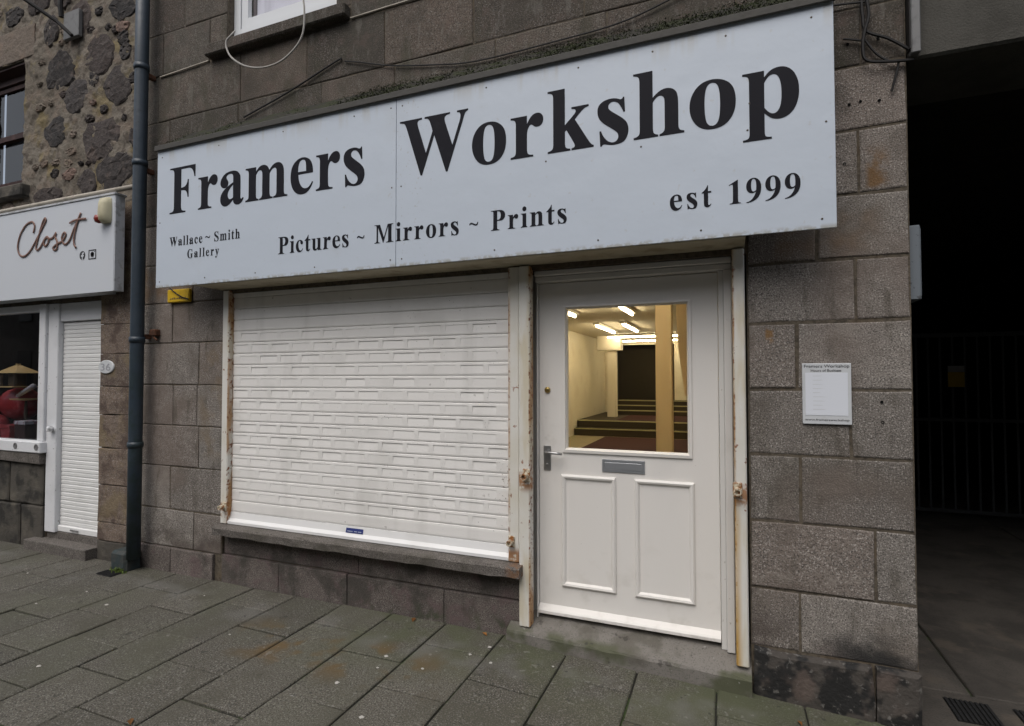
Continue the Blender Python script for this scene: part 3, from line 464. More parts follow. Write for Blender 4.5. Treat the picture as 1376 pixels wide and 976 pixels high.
for z0, z1, v in ((.17, .458, [.304]), (.458, .79, [.62]), (.79, 1.118, [.315]), (1.118, 1.44, [.529]), (1.44, 1.768, [.307]), (1.768, 2.066, [.56]), (2.066, 2.373, [.40]), (2.373, 2.683, [.58]), (2.683, 2.99, [.36])):
    row(z0, z1, [XA] + v + [XB], gap=.0078 if z0 > .4 else .0045)
row(2.99, 3.27, [.085, .60, XB], mat='granite_dark')
row(-.16, .17, [.088, .605, .785], -.03, 'plinth_dark', 'plinth_stone', jit=.008, bev=.014)
vis = lambda x: 3.947 - (x + 1.866) * .262 + .12
for z0, z1, xs in ((3.27, 3.56, [-4.46, -4.13, -3.40, -2.62, -2.02, -1.30, -.62, .05, .45, .78]), (3.56, 3.94, [-4.46, -4.27, -3.38, -2.75, -2.1, -1.45, -.75, -.1, .78]),
                   (3.94, 4.28, [-4.46, -4.22, -3.70]), (3.94, 4.28, [-2.375, -1.72, -1.0]), (4.28, 4.62, [-4.46, -3.98, -3.52]), (4.28, 4.62, [-2.5, -1.95]), (4.62, 4.97, [-4.46, -4.2, -3.52])):
    for a, b in zip(xs, xs[1:]):
        if z0 < vis(a): stone_block('granite_block', a, b, z0, z1, 0, .03, 'granite_dark', B, gap=.005)
for z0, z1 in ((4.045, 4.28),):
    stone_block('granite_block', -3.70, -3.52, z0, z1, 0, .03, 'granite_dark', B, gap=.004); stone_block('granite_block', -2.5, -2.375, z0, z1, 0, .03, 'granite_dark', B, gap=.004)
# stall riser and shop sill
for a, b in ((-3.56, -2.97), (-2.97, -2.38), (-2.38, -1.65), (-1.65, -1.142)): stone_block('plinth_stone', a, b, -.06, .195, .004, .05, 'plinth_stone', B, gap=.003, jit=.002)
for a, b in ((-3.51, -2.3), (-2.3, -1.145)): stone_block('riser_stone', a, b, .197, .362, .022, .05, 'plinth_stone', B, gap=.002, jit=.002, bev=.004)
sill = MB(); n = 26
for i in range(n + 1):
    x = -3.50 + (2.385) * i / n; j = lambda: random.uniform(-.005, .005)
    sill.v += [(x, .06, .428), (x, -.085 + j() * .6, .424 + j() * .2), (x, -.097 + j() * .6, .413 + j() * .3), (x, -.095 + j() * .7, .365 + j()), (x, .06, .36)]
for i in range(n):
    for k in range(5): a, b = i * 5 + k, i * 5 + (k + 1) % 5; sill.f.append((a, b, b + 5, a + 5))
sill.f += [(0, 1, 2, 3, 4), tuple(n * 5 + k for k in (4, 3, 2, 1, 0))]
sill.build('shop_sill', 'sill_stone', B)
# passage lintel
MB().box(.786, 4.195, .0, .53, 2.97, 4.2, b=.012).build('lintel', 'lintel_concrete', B)
# first-floor window
wn = MB().loft([(-3.52, -2.5, 4.04, 5.6, .16), (-3.52, -2.5, 4.04, 5.6, .06), (-3.455, -2.565, 4.17, 5.53, .06), (-3.455, -2.565, 4.17, 5.53, .09)]).build('window', 'upvc', B)
MB().loft([(-3.453, -2.567, 4.172, 5.528, .10), (-3.45, -2.57, 4.175, 5.525, .068), (-3.39, -2.63, 4.245, 5.47, .068), (-3.38, -2.64, 4.255, 5.46, .095)]).build('sash', 'upvc', wn)
BX('pane', 'glass', wn, -3.38, -2.64, .095, .10, 4.255, 5.46)
BX('curtain', 'curtain', wn, -3.34, -2.53, .112, .12, 4.06, 5.55); BX('curtain_pole', 'brown_wood', wn, -3.375, -3.345, .104, .125, 4.06, 5.55)
BX('back_board', 'dark_void', wn, -3.55, -2.45, .31, .33, 4.05, 5.65)
MB().box(-3.69, -2.382, -.065, .058, 3.947, 4.036, b=.010).build('window_sill', 'granite_dark', wn)

# ---- door: frame, threshold step, leaf
st = MB()
n = 16
for i in range(n + 1):
    x = -1.205 + 1.29 * i / n; g = gz(x); j = lambda: random.uniform(-.004, .004)
    st.v += [(x, .13, .108), (x, .02, .085 - .014 * i / n), (x, -.058 + j(), .058 - .026 * i / n + j() * .5), (x, -.068 + j(), .046 - .026 * i / n + j() * .5), (x, -.070 + j(), g - .06), (x, .13, g - .06)]
for i in range(n):
    for k in range(6): a, b = i * 6 + k, i * 6 + (k + 1) % 6; st.f.append((a, b, b + 6, a + 6))
st.f += [tuple(range(6)), tuple(n * 6 + k for k in range(6))[::-1]]
st.build('door_step', 'step_stone', B)
fr = MB()
for x0, x1, y in ((-1.068, -1.060, .075), (-.053, -.026, .070), (-.026, .013, .046)): fr.box(x0, x1, y, .16, .09, 2.062, b=.003)
fr.box(-1.068, .013, .052, .16, 2.064, 2.095, b=.004).box(-1.068, .013, .034, .16, 2.097, 2.128, b=.004).box(-1.14, .085, .012, .2, 2.131, 2.168)
fr.build('door_frame', 'frame_white', B)
D0 = .10; X0, X1, Z0, Z1 = -1.058, -.055, .118, 2.060; gx0, gx1, gz0, gz1 = -.89, -.211, 1.086, 1.905
lf = MB().loft([(X0, X1, Z0, Z1, D0 + .045), (X0, X1, Z0, Z1, D0 + .002), (X0 + .002, X1 - .002, Z0 + .002, Z1 - .002, D0), (gx0, gx1, gz0, gz1, D0), (gx0, gx1, gz0, gz1, D0 + .045), (X0, X1, Z0, Z1, D0 + .045)])
door = lf.build('door', 'door_white', B); door['label'] = 'white painted half glazed door with two lower panels'
MB().loft([(gx0 - .022, gx1 + .022, gz0 - .026, gz1 + .018, D0 + .001), (gx0 - .020, gx1 + .020, gz0 - .022, gz1 + .016, D0 - .010), (gx0 - .006, gx1 + .006, gz0 - .006, gz1 + .006, D0 - .012), (gx0 + .004, gx1 - .004, gz0 + .004, gz1 - .004, D0 + .014)]).build('glazing_bead', 'door_white', door)
BX('pane', 'glass', door, gx0 + .001, gx1 - .001, D0 + .018, D0 + .022, gz0 + .001, gz1 - .001)
for a, b in ((-.922, -.602), (-.500, -.181)):
    z0, z1 = .286, .935; q = lambda i, y: (a + i, b - i, z0 + i, z1 - i, D0 + y)
    MB().loft([q(0, .001), q(.002, -.010), q(.010, -.016), q(.020, -.013), q(.028, -.003), q(.030, -.001), q(.045, -.0015)], cap1=True).build('panel', 'door_white', door)
MB().add([(x, y, z) for x in (X0 + .001, X1 - .001) for y, z in ((D0 - .001, .122), (D0 - .034, .126), (D0 - .034, .142), (D0 - .027, .152), (D0 - .001, .172))], [(0, 1, 6, 5), (1, 2, 7, 6), (2, 3, 8, 7), (3, 4, 9, 8), (0, 4, 3, 2, 1), (5, 6, 7, 8, 9)]).build('weather_bar', 'door_white', door)
lb = MB().loft([(-.682, -.441, .964, 1.036, D0 - .001), (-.680, -.443, .966, 1.034, D0 - .006), (-.668, -.455, .978, 1.022, D0 - .006), (-.667, -.456, .979, 1.021, D0 - .003)]).build('letter_plate', 'letter_plate', door)
MB().box(-.666, -.457, D0 - .008, D0 - .0015, .980, 1.020, b=.002).build('flap', 'letter_plate', door)
MB().box(-1.030, -.986, D0 - .008, D0 - .001, .953, 1.098, b=.003).build('handle_plate', 'steel', door)
MB().tube([(-1.008, D0 - .008, 1.062), (-1.008, D0 - .045, 1.062), (-1.0, D0 - .052, 1.062), (-.94, D0 - .054, 1.061), (-.905, D0 - .050, 1.058)], [.010, .009, .009, .008, .007], 10).lathe((-1.008, D0 - .008, .985), [(.009, -.001), (.009, .003), (.005, .003)], 12, 'y').build('lever_handle', 'steel', door, True)
MB().lathe((-1.006, D0 - .001, 1.427), [(.018, 0), (.018, .006), (.014, .012), (.006, .013)], 16, 'y').build('cylinder_lock', 'brass', door, True)
# guide rails of the (raised) door shutter: rusty painted channels either side of the door
for x0, x1, mt, lab in ((-1.139, -1.071, 'pole_left', 'rusty white steel guide rail left of door'), (.016, .074, 'pole_right', 'rust streaked white steel guide rail right of door')):
    p = MB().box(x0, x1, -.036, .03, .075 if x0 < -1 else .068, 2.150, b=.006).build('guide_rail', mt, B); p['label'] = lab
    cx = -1.090 if x0 < -1 else .030; z = .937
    MB().box(cx - .022, cx + .022, -.046, -.0365, z - .036, z + .040, b=.004).lathe((cx, -.046, z), [(.017, 0), (.018, .05), (.012, .05), (.011, .032)], 14, 'y').build('bolt_socket', 'rusty_bolt', p)

# ================================================================== ROLLER SHUTTER
R_ = thing('roller_shutter', 'white roller shutter embossed with brick pattern covering the shop window', 'shutter', (-2.33, .03, .43))
SX0, SX1 = -3.441, -1.212
MB().box(SX0, SX1, .05, .07, .434, 2.14).build('backing', 'hole_black', R_)
def slat(z0, z1, bricks, mat='shutter_white'):
    y = .020; m = MB(); bz0, bz1 = z0 + .010, z1 - .021
    cols = sorted(set([SX0, SX1] + [q for b in bricks for q in b[:2]]))
    rows = [(z0 - .0005, y + .0085), (z0 + .0008, y + .0006), (bz0, y - .001), (bz1, y - .001), (z1 - .0075, y + .0002), (z1 - .0005, y + .008)]
    start = {round(b[0], 5): b for b in bricks}
    for a, c in zip(cols, cols[1:]):
        for k in range(5):
            (za, ya), (zb, yb) = rows[k], rows[k + 1]
            if k == 2 and round(a, 5) in start:
                dp = start[round(a, 5)][2]; i = .0022; yy = y - .001; il = .0022
                m.add([(a, yy, za), (c, yy, za), (c, yy, zb), (a, yy, zb), (a + il, yy + dp * .25, za + .012), (c - .004, yy + dp, zb - i), (a + il, yy + dp, zb - i)],
                      [(0, 1, 4), (1, 5, 4), (1, 2, 5), (2, 3, 6, 5), (3, 0, 4, 6), (4, 5, 6)])
            else: m.add([(a, ya, za), (c, ya, za), (c, yb, zb), (a, yb, zb)], [(0, 1, 2, 3)])
    return m.build('slat', mat, R_)
BP = .1905
for i in range(15):
    z0 = .5975 + i * .0835; off = -3.366 if i % 2 == 0 else -3.451; bs = []
    for k in range(13):
        a = off + BP * k + random.uniform(-.002, .002); b = a + .158
        if a < SX0 + .01: a = SX0 + .012
        if b > SX1 - .012: b = SX1 - .02
        if b - a < .05: continue
        bs.append((a, b, random.choice((.0018, .0026, .0034, .0042, .005, .006))))
    slat(z0, z0 + .0835, bs)
for z0, z1 in ((.515, .5975), (1.850, 1.9325), (1.9325, 2.015), (2.015, 2.0975), (2.0975, 2.155)): slat(z0, z1, [])
bb = MB().add([(x, y, z) for x in (SX0, SX1) for y, z in ((.045, .431), (-.014, .431), (-.014, .449), (.008, .468), (.016, .512), (.045, .513))], [(k, (k + 1) % 6, (k + 1) % 6 + 6, k + 6) for k in range(6)] + [(5, 4, 3, 2, 1, 0), (6, 7, 8, 9, 10, 11)]).build('bottom_bar', 'shutter_plain', R_)
sk = MB().add([(-2.392, .0042, .470), (-2.254, .0042, .470), (-2.254, .0118, .500), (-2.392, .0118, .500)], [(0, 1, 2, 3)]).build('sticker', 'sticker_blue', R_)
tx = MB()
for a, b in ((-2.38, -2.335), (-2.325, -2.30), (-2.293, -2.265)): tx.add([(a, .0042, .478), (b, .0042, .478), (b, .0050, .484), (a, .0050, .484)], [(0, 1, 2, 3)])
tx.build('sticker_print', 'sticker_text', sk)
for x0, x1, mt, cx, z in ((-3.506, -3.443, 'rail_left', -3.458, .556), (-1.2105, -1.143, 'rail_right', -1.188, .548)):
    p = MB().box(x0, x1, -.022, .06, .429, 2.150, b=.005).build('guide_rail', mt, R_)
    MB().box(cx - .02, cx + .02, -.031, -.0225, z - .032, z + .034, b=.004).lathe((cx, -.031, z), [(.015, 0), (.017, .012), (.016, .045), (.010, .045), (.009, .03)], 14, 'y').build('bolt_socket', 'rusty_bolt', p)

# ================================================================== SHOP SIGN
SG = thing('shop_sign', 'long white fascia sign with large black serif lettering over the shutter and door', 'sign', (-1.736, -.12, 2.16))
SL, SR, SB, STp, SF, SEAM = -3.92, .447, 2.162, 3.180, -.245, -1.842
for a, b in ((SL, SEAM - .0015), (SEAM + .0015, SR)):
    MB().box(a, b, SF, SF + .010, SB, STp, b=.0015).build('panel', 'sign_white', SG)
MB().box(-3.54, .075, SF + .0115, .008, 2.18, 3.17).build('carcass', 'felt', SG)
for a, b in ((-3.54, -1.662), (-1.659, .077)): MB().box(a, b, SF + .012, .006, 2.158, 2.178, b=.003).build('soffit_board', 'soffit_cream', SG)
MB().add([(x, y, z) for x in (SL - .01, SR + .006) for y, z in ((SF - .006, 3.196), (-.002, 3.412), (-.002, 3.184), (SF + .012, 3.184))], [(0, 1, 5, 4), (1, 2, 6, 5), (2, 3, 7, 6), (3, 0, 4, 7), (0, 3, 2, 1), (4, 5, 6, 7)]).build('cover_board', 'felt', SG)
MB().box(SL - .014, SR + .010, SF - .020, SF - .006, 3.172, 3.212, b=.004).build('flashing', 'flashing', SG)
LY = SF - .0008
word('lettering', 'Framers', -3.784, -2.069, 2.693, .4956, LY, SG, n=7)
word('lettering', 'Workshop', -1.815, .307, 2.693, .4956, LY, SG, n=7)
word('lettering', 'Pictures', -2.751, -2.185, 2.313, .165, LY, SG, xs=.9)
word('lettering', '~', -2.123, -2.064, 2.330, .120, LY, SG)
word('lettering', 'Mirrors', -1.994, -1.421, 2.313, .165, LY, SG, xs=.9)
word('lettering', '~', -1.355, -1.296, 2.330, .120, LY, SG)
word('lettering', 'Prints', -1.221, -.786, 2.313, .165, LY, SG, xs=.9)
word('lettering', 'est', -.263, -.072, 2.315, .163, LY, SG, xs=.88)
word('lettering', '1999', .006, .307, 2.315, .163, LY, SG, xs=.88)
word('lettering', 'Wallace', -3.780, -3.448, 2.455, .099, LY, SG, xs=.82)
word('lettering', '~', -3.419, -3.367, 2.463, .1, LY, SG)
word('lettering', 'Smith', -3.332, -3.092, 2.453, .099, LY, SG, xs=.82)
word('lettering', 'Gallery', -3.595, -3.285, 2.356, .092, LY, SG, xs=.82)
SCR = [(x, 3.125) for x in (-3.87, -3.30, -2.72, -2.15, -1.88, -1.80, -1.25, -.72, -.34, .0, .36)] + [(x, 2.205) for x in (-3.88, -3.42, -2.95, -2.45, -1.88, -1.80, -1.20, -.62, -.12, .39)] + [(x, 2.64) for x in (-3.885, -1.872, -1.806, .412)] + [(-.9, 2.655), (-.4, 2.655), (.1, 2.78), (.09, 2.655)]
s0 = None
for x, z in SCR:
    if s0 is None: s0 = MB().lathe((x, SF, z), [(.0048, -.001), (.0048, .001), (.003, .002)], 8, 'y').build('screw', 'screw', SG); base = Vector((x, z, 0))
    else:
        o = s0.copy(); C.objects.link(o); o.location = s0.location + Vector((x - base.x, 0, z - base.y))
# moss tufts along the sign cover
ms = MB(); rnd = random.Random(5)
for _ in range(20000):
    x = rnd.uniform(SL, SR); d = noise.noise((x * 2.3, 1.7, 0)) + .35 * noise.noise((x * 9, 4, 0)) + .30 * min(1, max(-1, (x + 2.6) / 1.2))
    if d < rnd.uniform(-.35, .5): continue
    t = rnd.random() ** 1.6; y = SF + .02 + (-.03 - SF - .0) * t; z = 3.196 + (y - SF + .006) * .8858 + rnd.uniform(0, .014) * (1.4 + d)
    sz = rnd.uniform(.0035, .008); a, b, c = (Vector((rnd.uniform(-1, 1), rnd.uniform(-1, 1), rnd.uniform(-.6, 1))).normalized() * sz for _ in range(3)); p = Vector((x, y, z))
    ms.add([p + a, p + b, p + c], [(0, 1, 2)])
mo = ms.build('moss', 'moss', SG); mo['kind'] = 'stuff'

# ================================================================== THINGS ON THE GRANITE FRONT
N_ = thing('wall_notice', 'white paper opening hours notice fixed to the granite right of the door', 'notice', (.43, -.008, 1.275))
MB().box(.327, .533, -.012, -.003, 1.275, 1.567, b=.002).build('plate', 'notice_white', N_)
MB().box(.340, .518, -.0135, -.0122, 1.318, 1.522).build('paper', 'notice_paper', N_)
plain_text('heading', 'Framers Workshop', .430, 1.5465, .021, -.0128, N_, width=.190)
plain_text('heading', 'Hours of Business', .428, 1.5265, .018, -.0128, N_, width=.128)
plain_text('web_address', 'www.framersworkshop', .430, 1.292, .014, -.0128, N_, width=.185)
mk = MB(); rr = random.Random(3)
for k in range(9):
    z = 1.505 - k * .020; mk.add([(.372, -.0138, z), (.372 + rr.uniform(.02, .06), -.0138, z), (.372 + rr.uniform(.02, .06), -.0138, z + .0022), (.372, -.0138, z + .0022)], [(0, 1, 2, 3)])
mk.build('faded_print', 'notice_white', N_)
Y_ = thing('yellow_label', 'small yellow printed box label on the granite below the left end of the sign', 'label', (-3.97, -.02, 2.089))
MB().box(-4.094, -3.852, -.030, -.003, 2.089, 2.190, b=.006).build('body', 'yellow_plastic', Y_)
mk = MB()
for k in range(9): mk.add([(-4.06 + k * .020, -.0305, 2.112), (-4.045 + k * .020, -.0305, 2.112), (-4.045 + k * .020, -.0305, 2.120 + (k % 3) * .003), (-4.06 + k * .020, -.0305, 2.120 + (k % 3) * .003)], [(0, 1, 2, 3)])
mk.build('print', 'toy_gold_dark', Y_)
MB().tube(spline([(-4.06, -.036, 2.205), (-4.0, -.038, 2.165), (-3.92, -.038, 2.125), (-3.85, -.036, 2.105)]), .005, 6).build('wire', 'cable_black', Y_)
def cable(name, label, pts, r, mat, cat='cable', n=5, group=None):
    o = MB().tube(spline(pts, n), r, 6).build(name, mat); tag(o, label, cat, group); return o
cable('hanging_cable', 'pale cable hanging in a loop below the first floor window', [(-3.33, -.10, 4.03), (-3.35, -.115, 3.995), (-3.385, -.12, 3.964), (-3.39, -.12, 3.918), (-3.351, -.12, 3.843), (-3.277, -.12, 3.779), (-3.184, -.12, 3.728), (-3.062, -.12, 3.693), (-2.944, -.12, 3.687), (-2.839, -.12, 3.709), (-2.745, -.12, 3.763), (-2.69, -.12, 3.824), (-2.669, -.12, 3.901), (-2.668, -.12, 4.019), (-2.68, -.12, 4.111), (-2.69, -.115, 4.30)], .0065, 'cable_white')
cable('wall_cable', 'thin dark wire slanting down the darker granite towards the sign', [(-2.44, -.012, 3.672), (-2.483, -.014, 3.671), (-2.905, -.014, 3.539), (-3.331, -.012, 3.434)], .006, 'cable_black')
cable('wall_cable', 'thin dark wire sagging above the mossy top of the sign towards the right', [(-2.412, -.012, 3.656), (-2.28, -.014, 3.619), (-2.043, -.014, 3.546), (-1.723, -.014, 3.482), (-1.419, -.014, 3.440), (-.898, -.014, 3.446), (-.513, -.014, 3.468), (-.15, -.014, 3.56)], .005, 'cable_black')
cable('wall_cable', 'pale wire clipped along the granite joint beside the downpipe', [(-4.24, -.010, 3.925), (-4.0, -.012, 3.93), (-3.70, -.010, 3.942)], .007, 'cable_cream')
cable('wall_cable', 'pale wire running right from the end of the upper window sill', [(-2.37, -.010, 3.945), (-2.0, -.012, 3.947), (-1.5, -.010, 3.95)], .006, 'cable_cream')
RW = [[(.455, .485, 3.295), (.52, .485, 3.29), (.619, .03, 3.272)],
      [(.619, .03, 3.42), (.619, .03, 3.29), (.626, .03, 3.204), (.607, .03, 3.124), (.60, .03, 3.054), (.615, .03, 2.99), (.704, .03, 2.965), (.80, .02, 2.958)],
      [(.599, .022, 3.42), (.599, .022, 3.296), (.603, .022, 3.21), (.617, .022, 3.134), (.706, .022, 3.077), (.795, .02, 3.00)],
      [(.611, .016, 3.099), (.655, .016, 3.023), (.714, .016, 2.971), (.79, .014, 2.962)],
      [(.743, .02, 2.962), (.740, .02, 2.94), (.727, .02, 2.883), (.714, .016, 2.829)],
      [(.524, .015, 3.122), (.56, .016, 3.11), (.601, .015, 3.096)]]
cb = thing('cable_bundle', 'tangle of black cables on the granite corner right of the sign', 'cables', (.65, -.01, 2.83))
for k, p in enumerate(RW):
    if k == 0: p = [(.452, .02, 3.296), (.52, .022, 3.288), (.619, .024, 3.274)]
    MB().tube(spline([(x, -y, z) for x, y, z in p], 5), .0075 if k in (1, 2) else .0055, 6).build('cable', 'cable_black', cb)
tk = thing('cable_trunking', 'grey metal cable cover running down the corner to the passage lintel', 'trunking', (.797, -.03, 2.974))
MB().box(.786, .822, -.052, -.003, 2.976, 3.6, b=.004).build('cover', 'galvanised', tk); MB().box(.7805, .785, -.045, -.003, 3.0, 3.6).build('flange', 'cable_black', tk)
for x, z in ((.543, 3.099), (.668, 3.101), (.546, 2.804), (.668, 2.802), (.592, 2.811), (.522, 2.522), (.655, 1.385), (.657, 1.291)):
    MB().lathe((x, -.0005, z), [(.006, -.003), (.0068, .0035), (.0045, .004), (.004, .001)], 10, 'y').build('fixing_hole', 'hole_black', B)
gbx = thing('junction_box', 'grey metal box fixed on the passage side of the granite corner', 'box', (.81, .07, 1.858))
MB().box(.779, .826, .03, .17, 1.858, 2.205, b=.004).build('case', 'grey_box', gbx); MB().box(.8265, .830, .04, .16, 1.875, 2.19, b=.001).build('lid', 'grey_box', gbx)

# ================================================================== DOWNPIPE
P_ = thing('downpipe', 'blue grey cast iron downpipe between the two buildings', 'downpipe', (-4.32, -.09, 0))
PXc, PYc = -4.322, -.105
MB().tube([(PXc, PYc, z) for z in (.10, 1.0, 2.0, 3.0, 4.0, 5.6)], .048, 18).build('pipe', 'pipe_paint', P_, True)
for z in (3.97, 3.20, 1.80, .98): MB().lathe((PXc, PYc, z), [(.049, -.022), (.054, -.022), (.0555, 0), (.054, .022), (.049, .022)], 18).build('collar', 'pipe_paint', P_, True)
for z in (3.93, 3.16, 1.83): MB().box(PXc - .02, PXc + .02, PYc + .03, .0, z - .018, z + .018, b=.003).build('bracket', 'rusty_iron', P_)
MB().box(-4.53, -4.352, -.150, -.012, -.02, .150, b=.02).build('shoe', 'pipe_shoe', P_)
sp = thing('iron_spike', 'rusty iron holdfast driven into the granite beside the downpipe', 'spike', (-4.22, -.02, 1.84))
MB().box(-4.27, -4.20, -.05, .002, 1.835, 1.885, b=.006).build('head', 'rusty_iron', sp); MB().tube([(-4.27, -.04, 1.85), (-4.20, -.03, 1.80)], .008, 6).build('hook', 'rusty_iron', sp)
dr = thing('gully_grate', 'small dark iron gully grate at the foot of the downpipe', 'drain', (-4.44, -.16, 0))
MB().box(-4.53, -4.36, -.25, -.16, -.01, .003).build('frame', 'grate_iron', dr)
for k in range(6): MB().box(-4.525 + k * .028, -4.51 + k * .028, -.245, -.165, .0035, .008).build('bar', 'grate_iron', dr)
wd = MB(); rw = random.Random(2)
for _ in range(70):
    x, y = -4.40 + rw.gauss(0, .035), -.165 + rw.gauss(0, .012); h = rw.uniform(.012, .04); a = rw.uniform(0, 6.28); q = Vector((math.cos(a), math.sin(a), 0)) * rw.uniform(.004, .009)
    t = Vector((x, y, h)) + Vector((rw.uniform(-.02, .02), rw.uniform(-.02, .02), 0)); wd.add([Vector((x, y, 0)), Vector((x, y, h * .6)) + q, t, Vector((x, y, h * .6)) - q], [(0, 1, 2, 3)])
tag(wd.build('weed', 'weed'), 'tiny green weed growing beside the downpipe gully', 'plant')

# ================================================================== NEIGHBOURING RUBBLE BUILDING
Q = thing('rubble_building', 'rubble stone building with white shuttered doorway and boutique window left of the downpipe', 'building', (-5.9, .2, 0))
NX = -4.462
def mgrid(x0, x1, z0, z1, hole, step, yoff=.0):
    nx, nz = int((x1 - x0) / step), int((z1 - z0) / step); m = MB()
    for i in range(nx + 1):
        for k in range(nz + 1):
            x, z = x0 + (x1 - x0) * i / nx, z0 + (z1 - z0) * k / nz
            d = .010 * noise.noise((x * 3, z * 3, 1)) + .012 * noise.noise((x * 8, z * 9, 2)) + .011 * noise.noise((x * 20, z * 24, 3))
            m.v.append((x, yoff - d, z))
    for i in range(nx):
        for k in range(nz):
            x, z = x0 + (x1 - x0) * (i + .5) / nx, z0 + (z1 - z0) * (k + .5) / nz
            if hole and hole[0] < x < hole[1] and hole[2] < z < hole[3]: continue
            a = i * (nz + 1) + k; m.f.append((a, a + nz + 1, a + nz + 2, a + 1))
    return m
HW = (-7.05, -6.10, 3.29, 4.48)
mgrid(-7.6, NX, 2.95, 5.7, HW, .018, .004).build('wall', 'rubble_mortar', Q, True)
bk = MB()
for a in ((-7.6, -7.06, .03, .3, 2.98, 5.7), (-6.09, NX, .03, .3, 2.98, 5.7), (-7.06, -6.09, .03, .3, 4.49, 5.7), (-7.06, -6.09, .03, .3, 2.98, 3.28), (-7.6, NX, .02, .3, 2.168, 2.98), (-4.945, NX, .03, .3, -.1, 2.168), (-7.6, -5.69, .03, .3, -.1, .83)): bk.box(*a)
bk.build('core', 'mortar', Q)
STONES = [[-5.307, 4.668, 0.285, 0.32], [-5.719, 4.668, 0.186, 0.284], [-5.026, 4.294, 0.392, 0.357], [-5.552, 4.253, 0.398, 0.364], [-5.087, 4.092, 0.142, 0.137], [-4.785, 3.976, 0.327, 0.363], [-5.335, 3.986, 0.327, 0.285], [-5.614, 3.712, 0.341, 0.283], [-4.979, 3.55, 0.525, 0.39], [-4.796, 3.258, 0.451, 0.309], [-5.161, 3.206, 0.221, 0.229], [-4.715, 4.64, 0.357, 0.22], [-4.687, 4.247, 0.158, 0.141], [-4.735, 4.47, 0.179, 0.091], [-4.721, 4.387, 0.128, 0.078], [-4.714, 4.331, 0.122, 0.079], [-5.143, 3.756, 0.12, 0.077], [-4.689, 3.684, 0.071, 0.053], [-5.038, 4.68, 0.129, 0.085], [-5.615, 3.338, 0.101, 0.086], [-5.407, 3.301, 0.176, 0.099], [-5.712, 3.13, 0.458, 0.168], [-4.554, 3.497, 0.138, 0.164], [-4.954, 3.805, 0.096, 0.079], [-4.829, 4.464, 0.066, 0.067], [-4.915, 4.51, 0.074, 0.063], [-5.519, 4.04, 0.101, 0.06], [-5.099, 3.886, 0.076, 0.053], [-4.57, 4.0, 0.126, 0.093], [-5.253, 3.379, 0.056, 0.036], [-5.153, 3.365, 0.055, 0.039], [-5.145, 4.54, 0.11, 0.072], [-6.3, 4.95, .3, .2], [-5.9, 5.0, .34, .25], [-5.55, 4.95, .26, .22], [-5.15, 4.95, .3, .24], [-4.75, 4.93, .3, .26]]
for k, (x, z, a, b) in enumerate(STONES): rubble('rubble_stone', x, z, a * 1.04, b * 1.04, .001, .03, 'pinkstone' if k in (13, 20, 27) else 'whinstone', Q)
PALE = []; rp = random.Random(9)
for _ in range(2600):
    x, z, a = rp.uniform(-6.75, -4.56), rp.uniform(3.06, 5.1), rp.uniform(.08, .40) if _ > 700 else rp.uniform(.22, .45); b = a * rp.uniform(.5, .9)
    if HW[0] - .1 < x - a / 2 < HW[1] + .14 and HW[2] - .16 < z < HW[3] + .34: continue
    if all(abs(x - q[0]) > (a + q[2]) / 2 + .012 or abs(z - q[1]) > (b + q[3]) / 2 + .012 for q in STONES + PALE): PALE.append((x, z, a, b))
    if len(PALE) > 130: break
M('pale_rubble', (.19, .162, .13), .93, [dict(s=9, lo=.45, hi=.68, c=(.14, .115, .09), a=.7), dict(s=100, lo=.5, hi=.7, c=(.08, .065, .05), a=.6), dict(s=4, lo=.5, hi=.66, c=(.23, .165, .125), a=.6)], [(18, .014, None), (90, .005, None)], rnd=(.85, 1.08), tint=((.17, .13, .11), .7))
for x, z, a, b in PALE: rubble('rubble_stone', x, z, a, b, .001, .02, 'pale_rubble', Q, 6)
stone_block('window_lintel', -7.3, -5.95, 4.49, 4.80, -.008, .03, 'pale_rubble', Q); 
uw = MB().loft([(-7.05, -6.10, 3.29, 4.48, .30), (-7.05, -6.10, 3.29, 4.48, .02), (-7.03, -6.115, 3.31, 4.465, .02), (-7.03, -6.115, 3.31, 4.44, .10), (-6.97, -6.17, 3.36, 4.38, .10), (-6.97, -6.17, 3.36, 4.38, .16)]).build('window', 'brown_wood', Q)
MB().loft([(-6.96, -6.18, 3.37, 4.37, .15), (-6.96, -6.18, 3.37, 4.37, .12), (-6.92, -6.225, 3.42, 4.33, .12), (-6.92, -6.225, 3.42, 4.33, .14)]).build('sash', 'brown_wood', uw)
BX('pale_strip', 'curtain', uw, -6.36, -6.235, .150, .156, 3.40, 4.35); BX('meeting_rail', 'brown_wood', uw, -6.92, -6.225, .095, .139, 3.82, 3.87); BX('pane', 'glass_dark', uw, -6.92, -6.225, .1395, .143, 3.42, 4.33); BX('back_board', 'dark_void', uw, -7.1, -6.0, .34, .36, 3.2, 4.6)  # narrow pale strip behind the right side of the pane
MB().box(-7.15, -5.98, -.07, .05, 3.17, 3.287, b=.012).build('window_sill', 'dark_riser', uw)
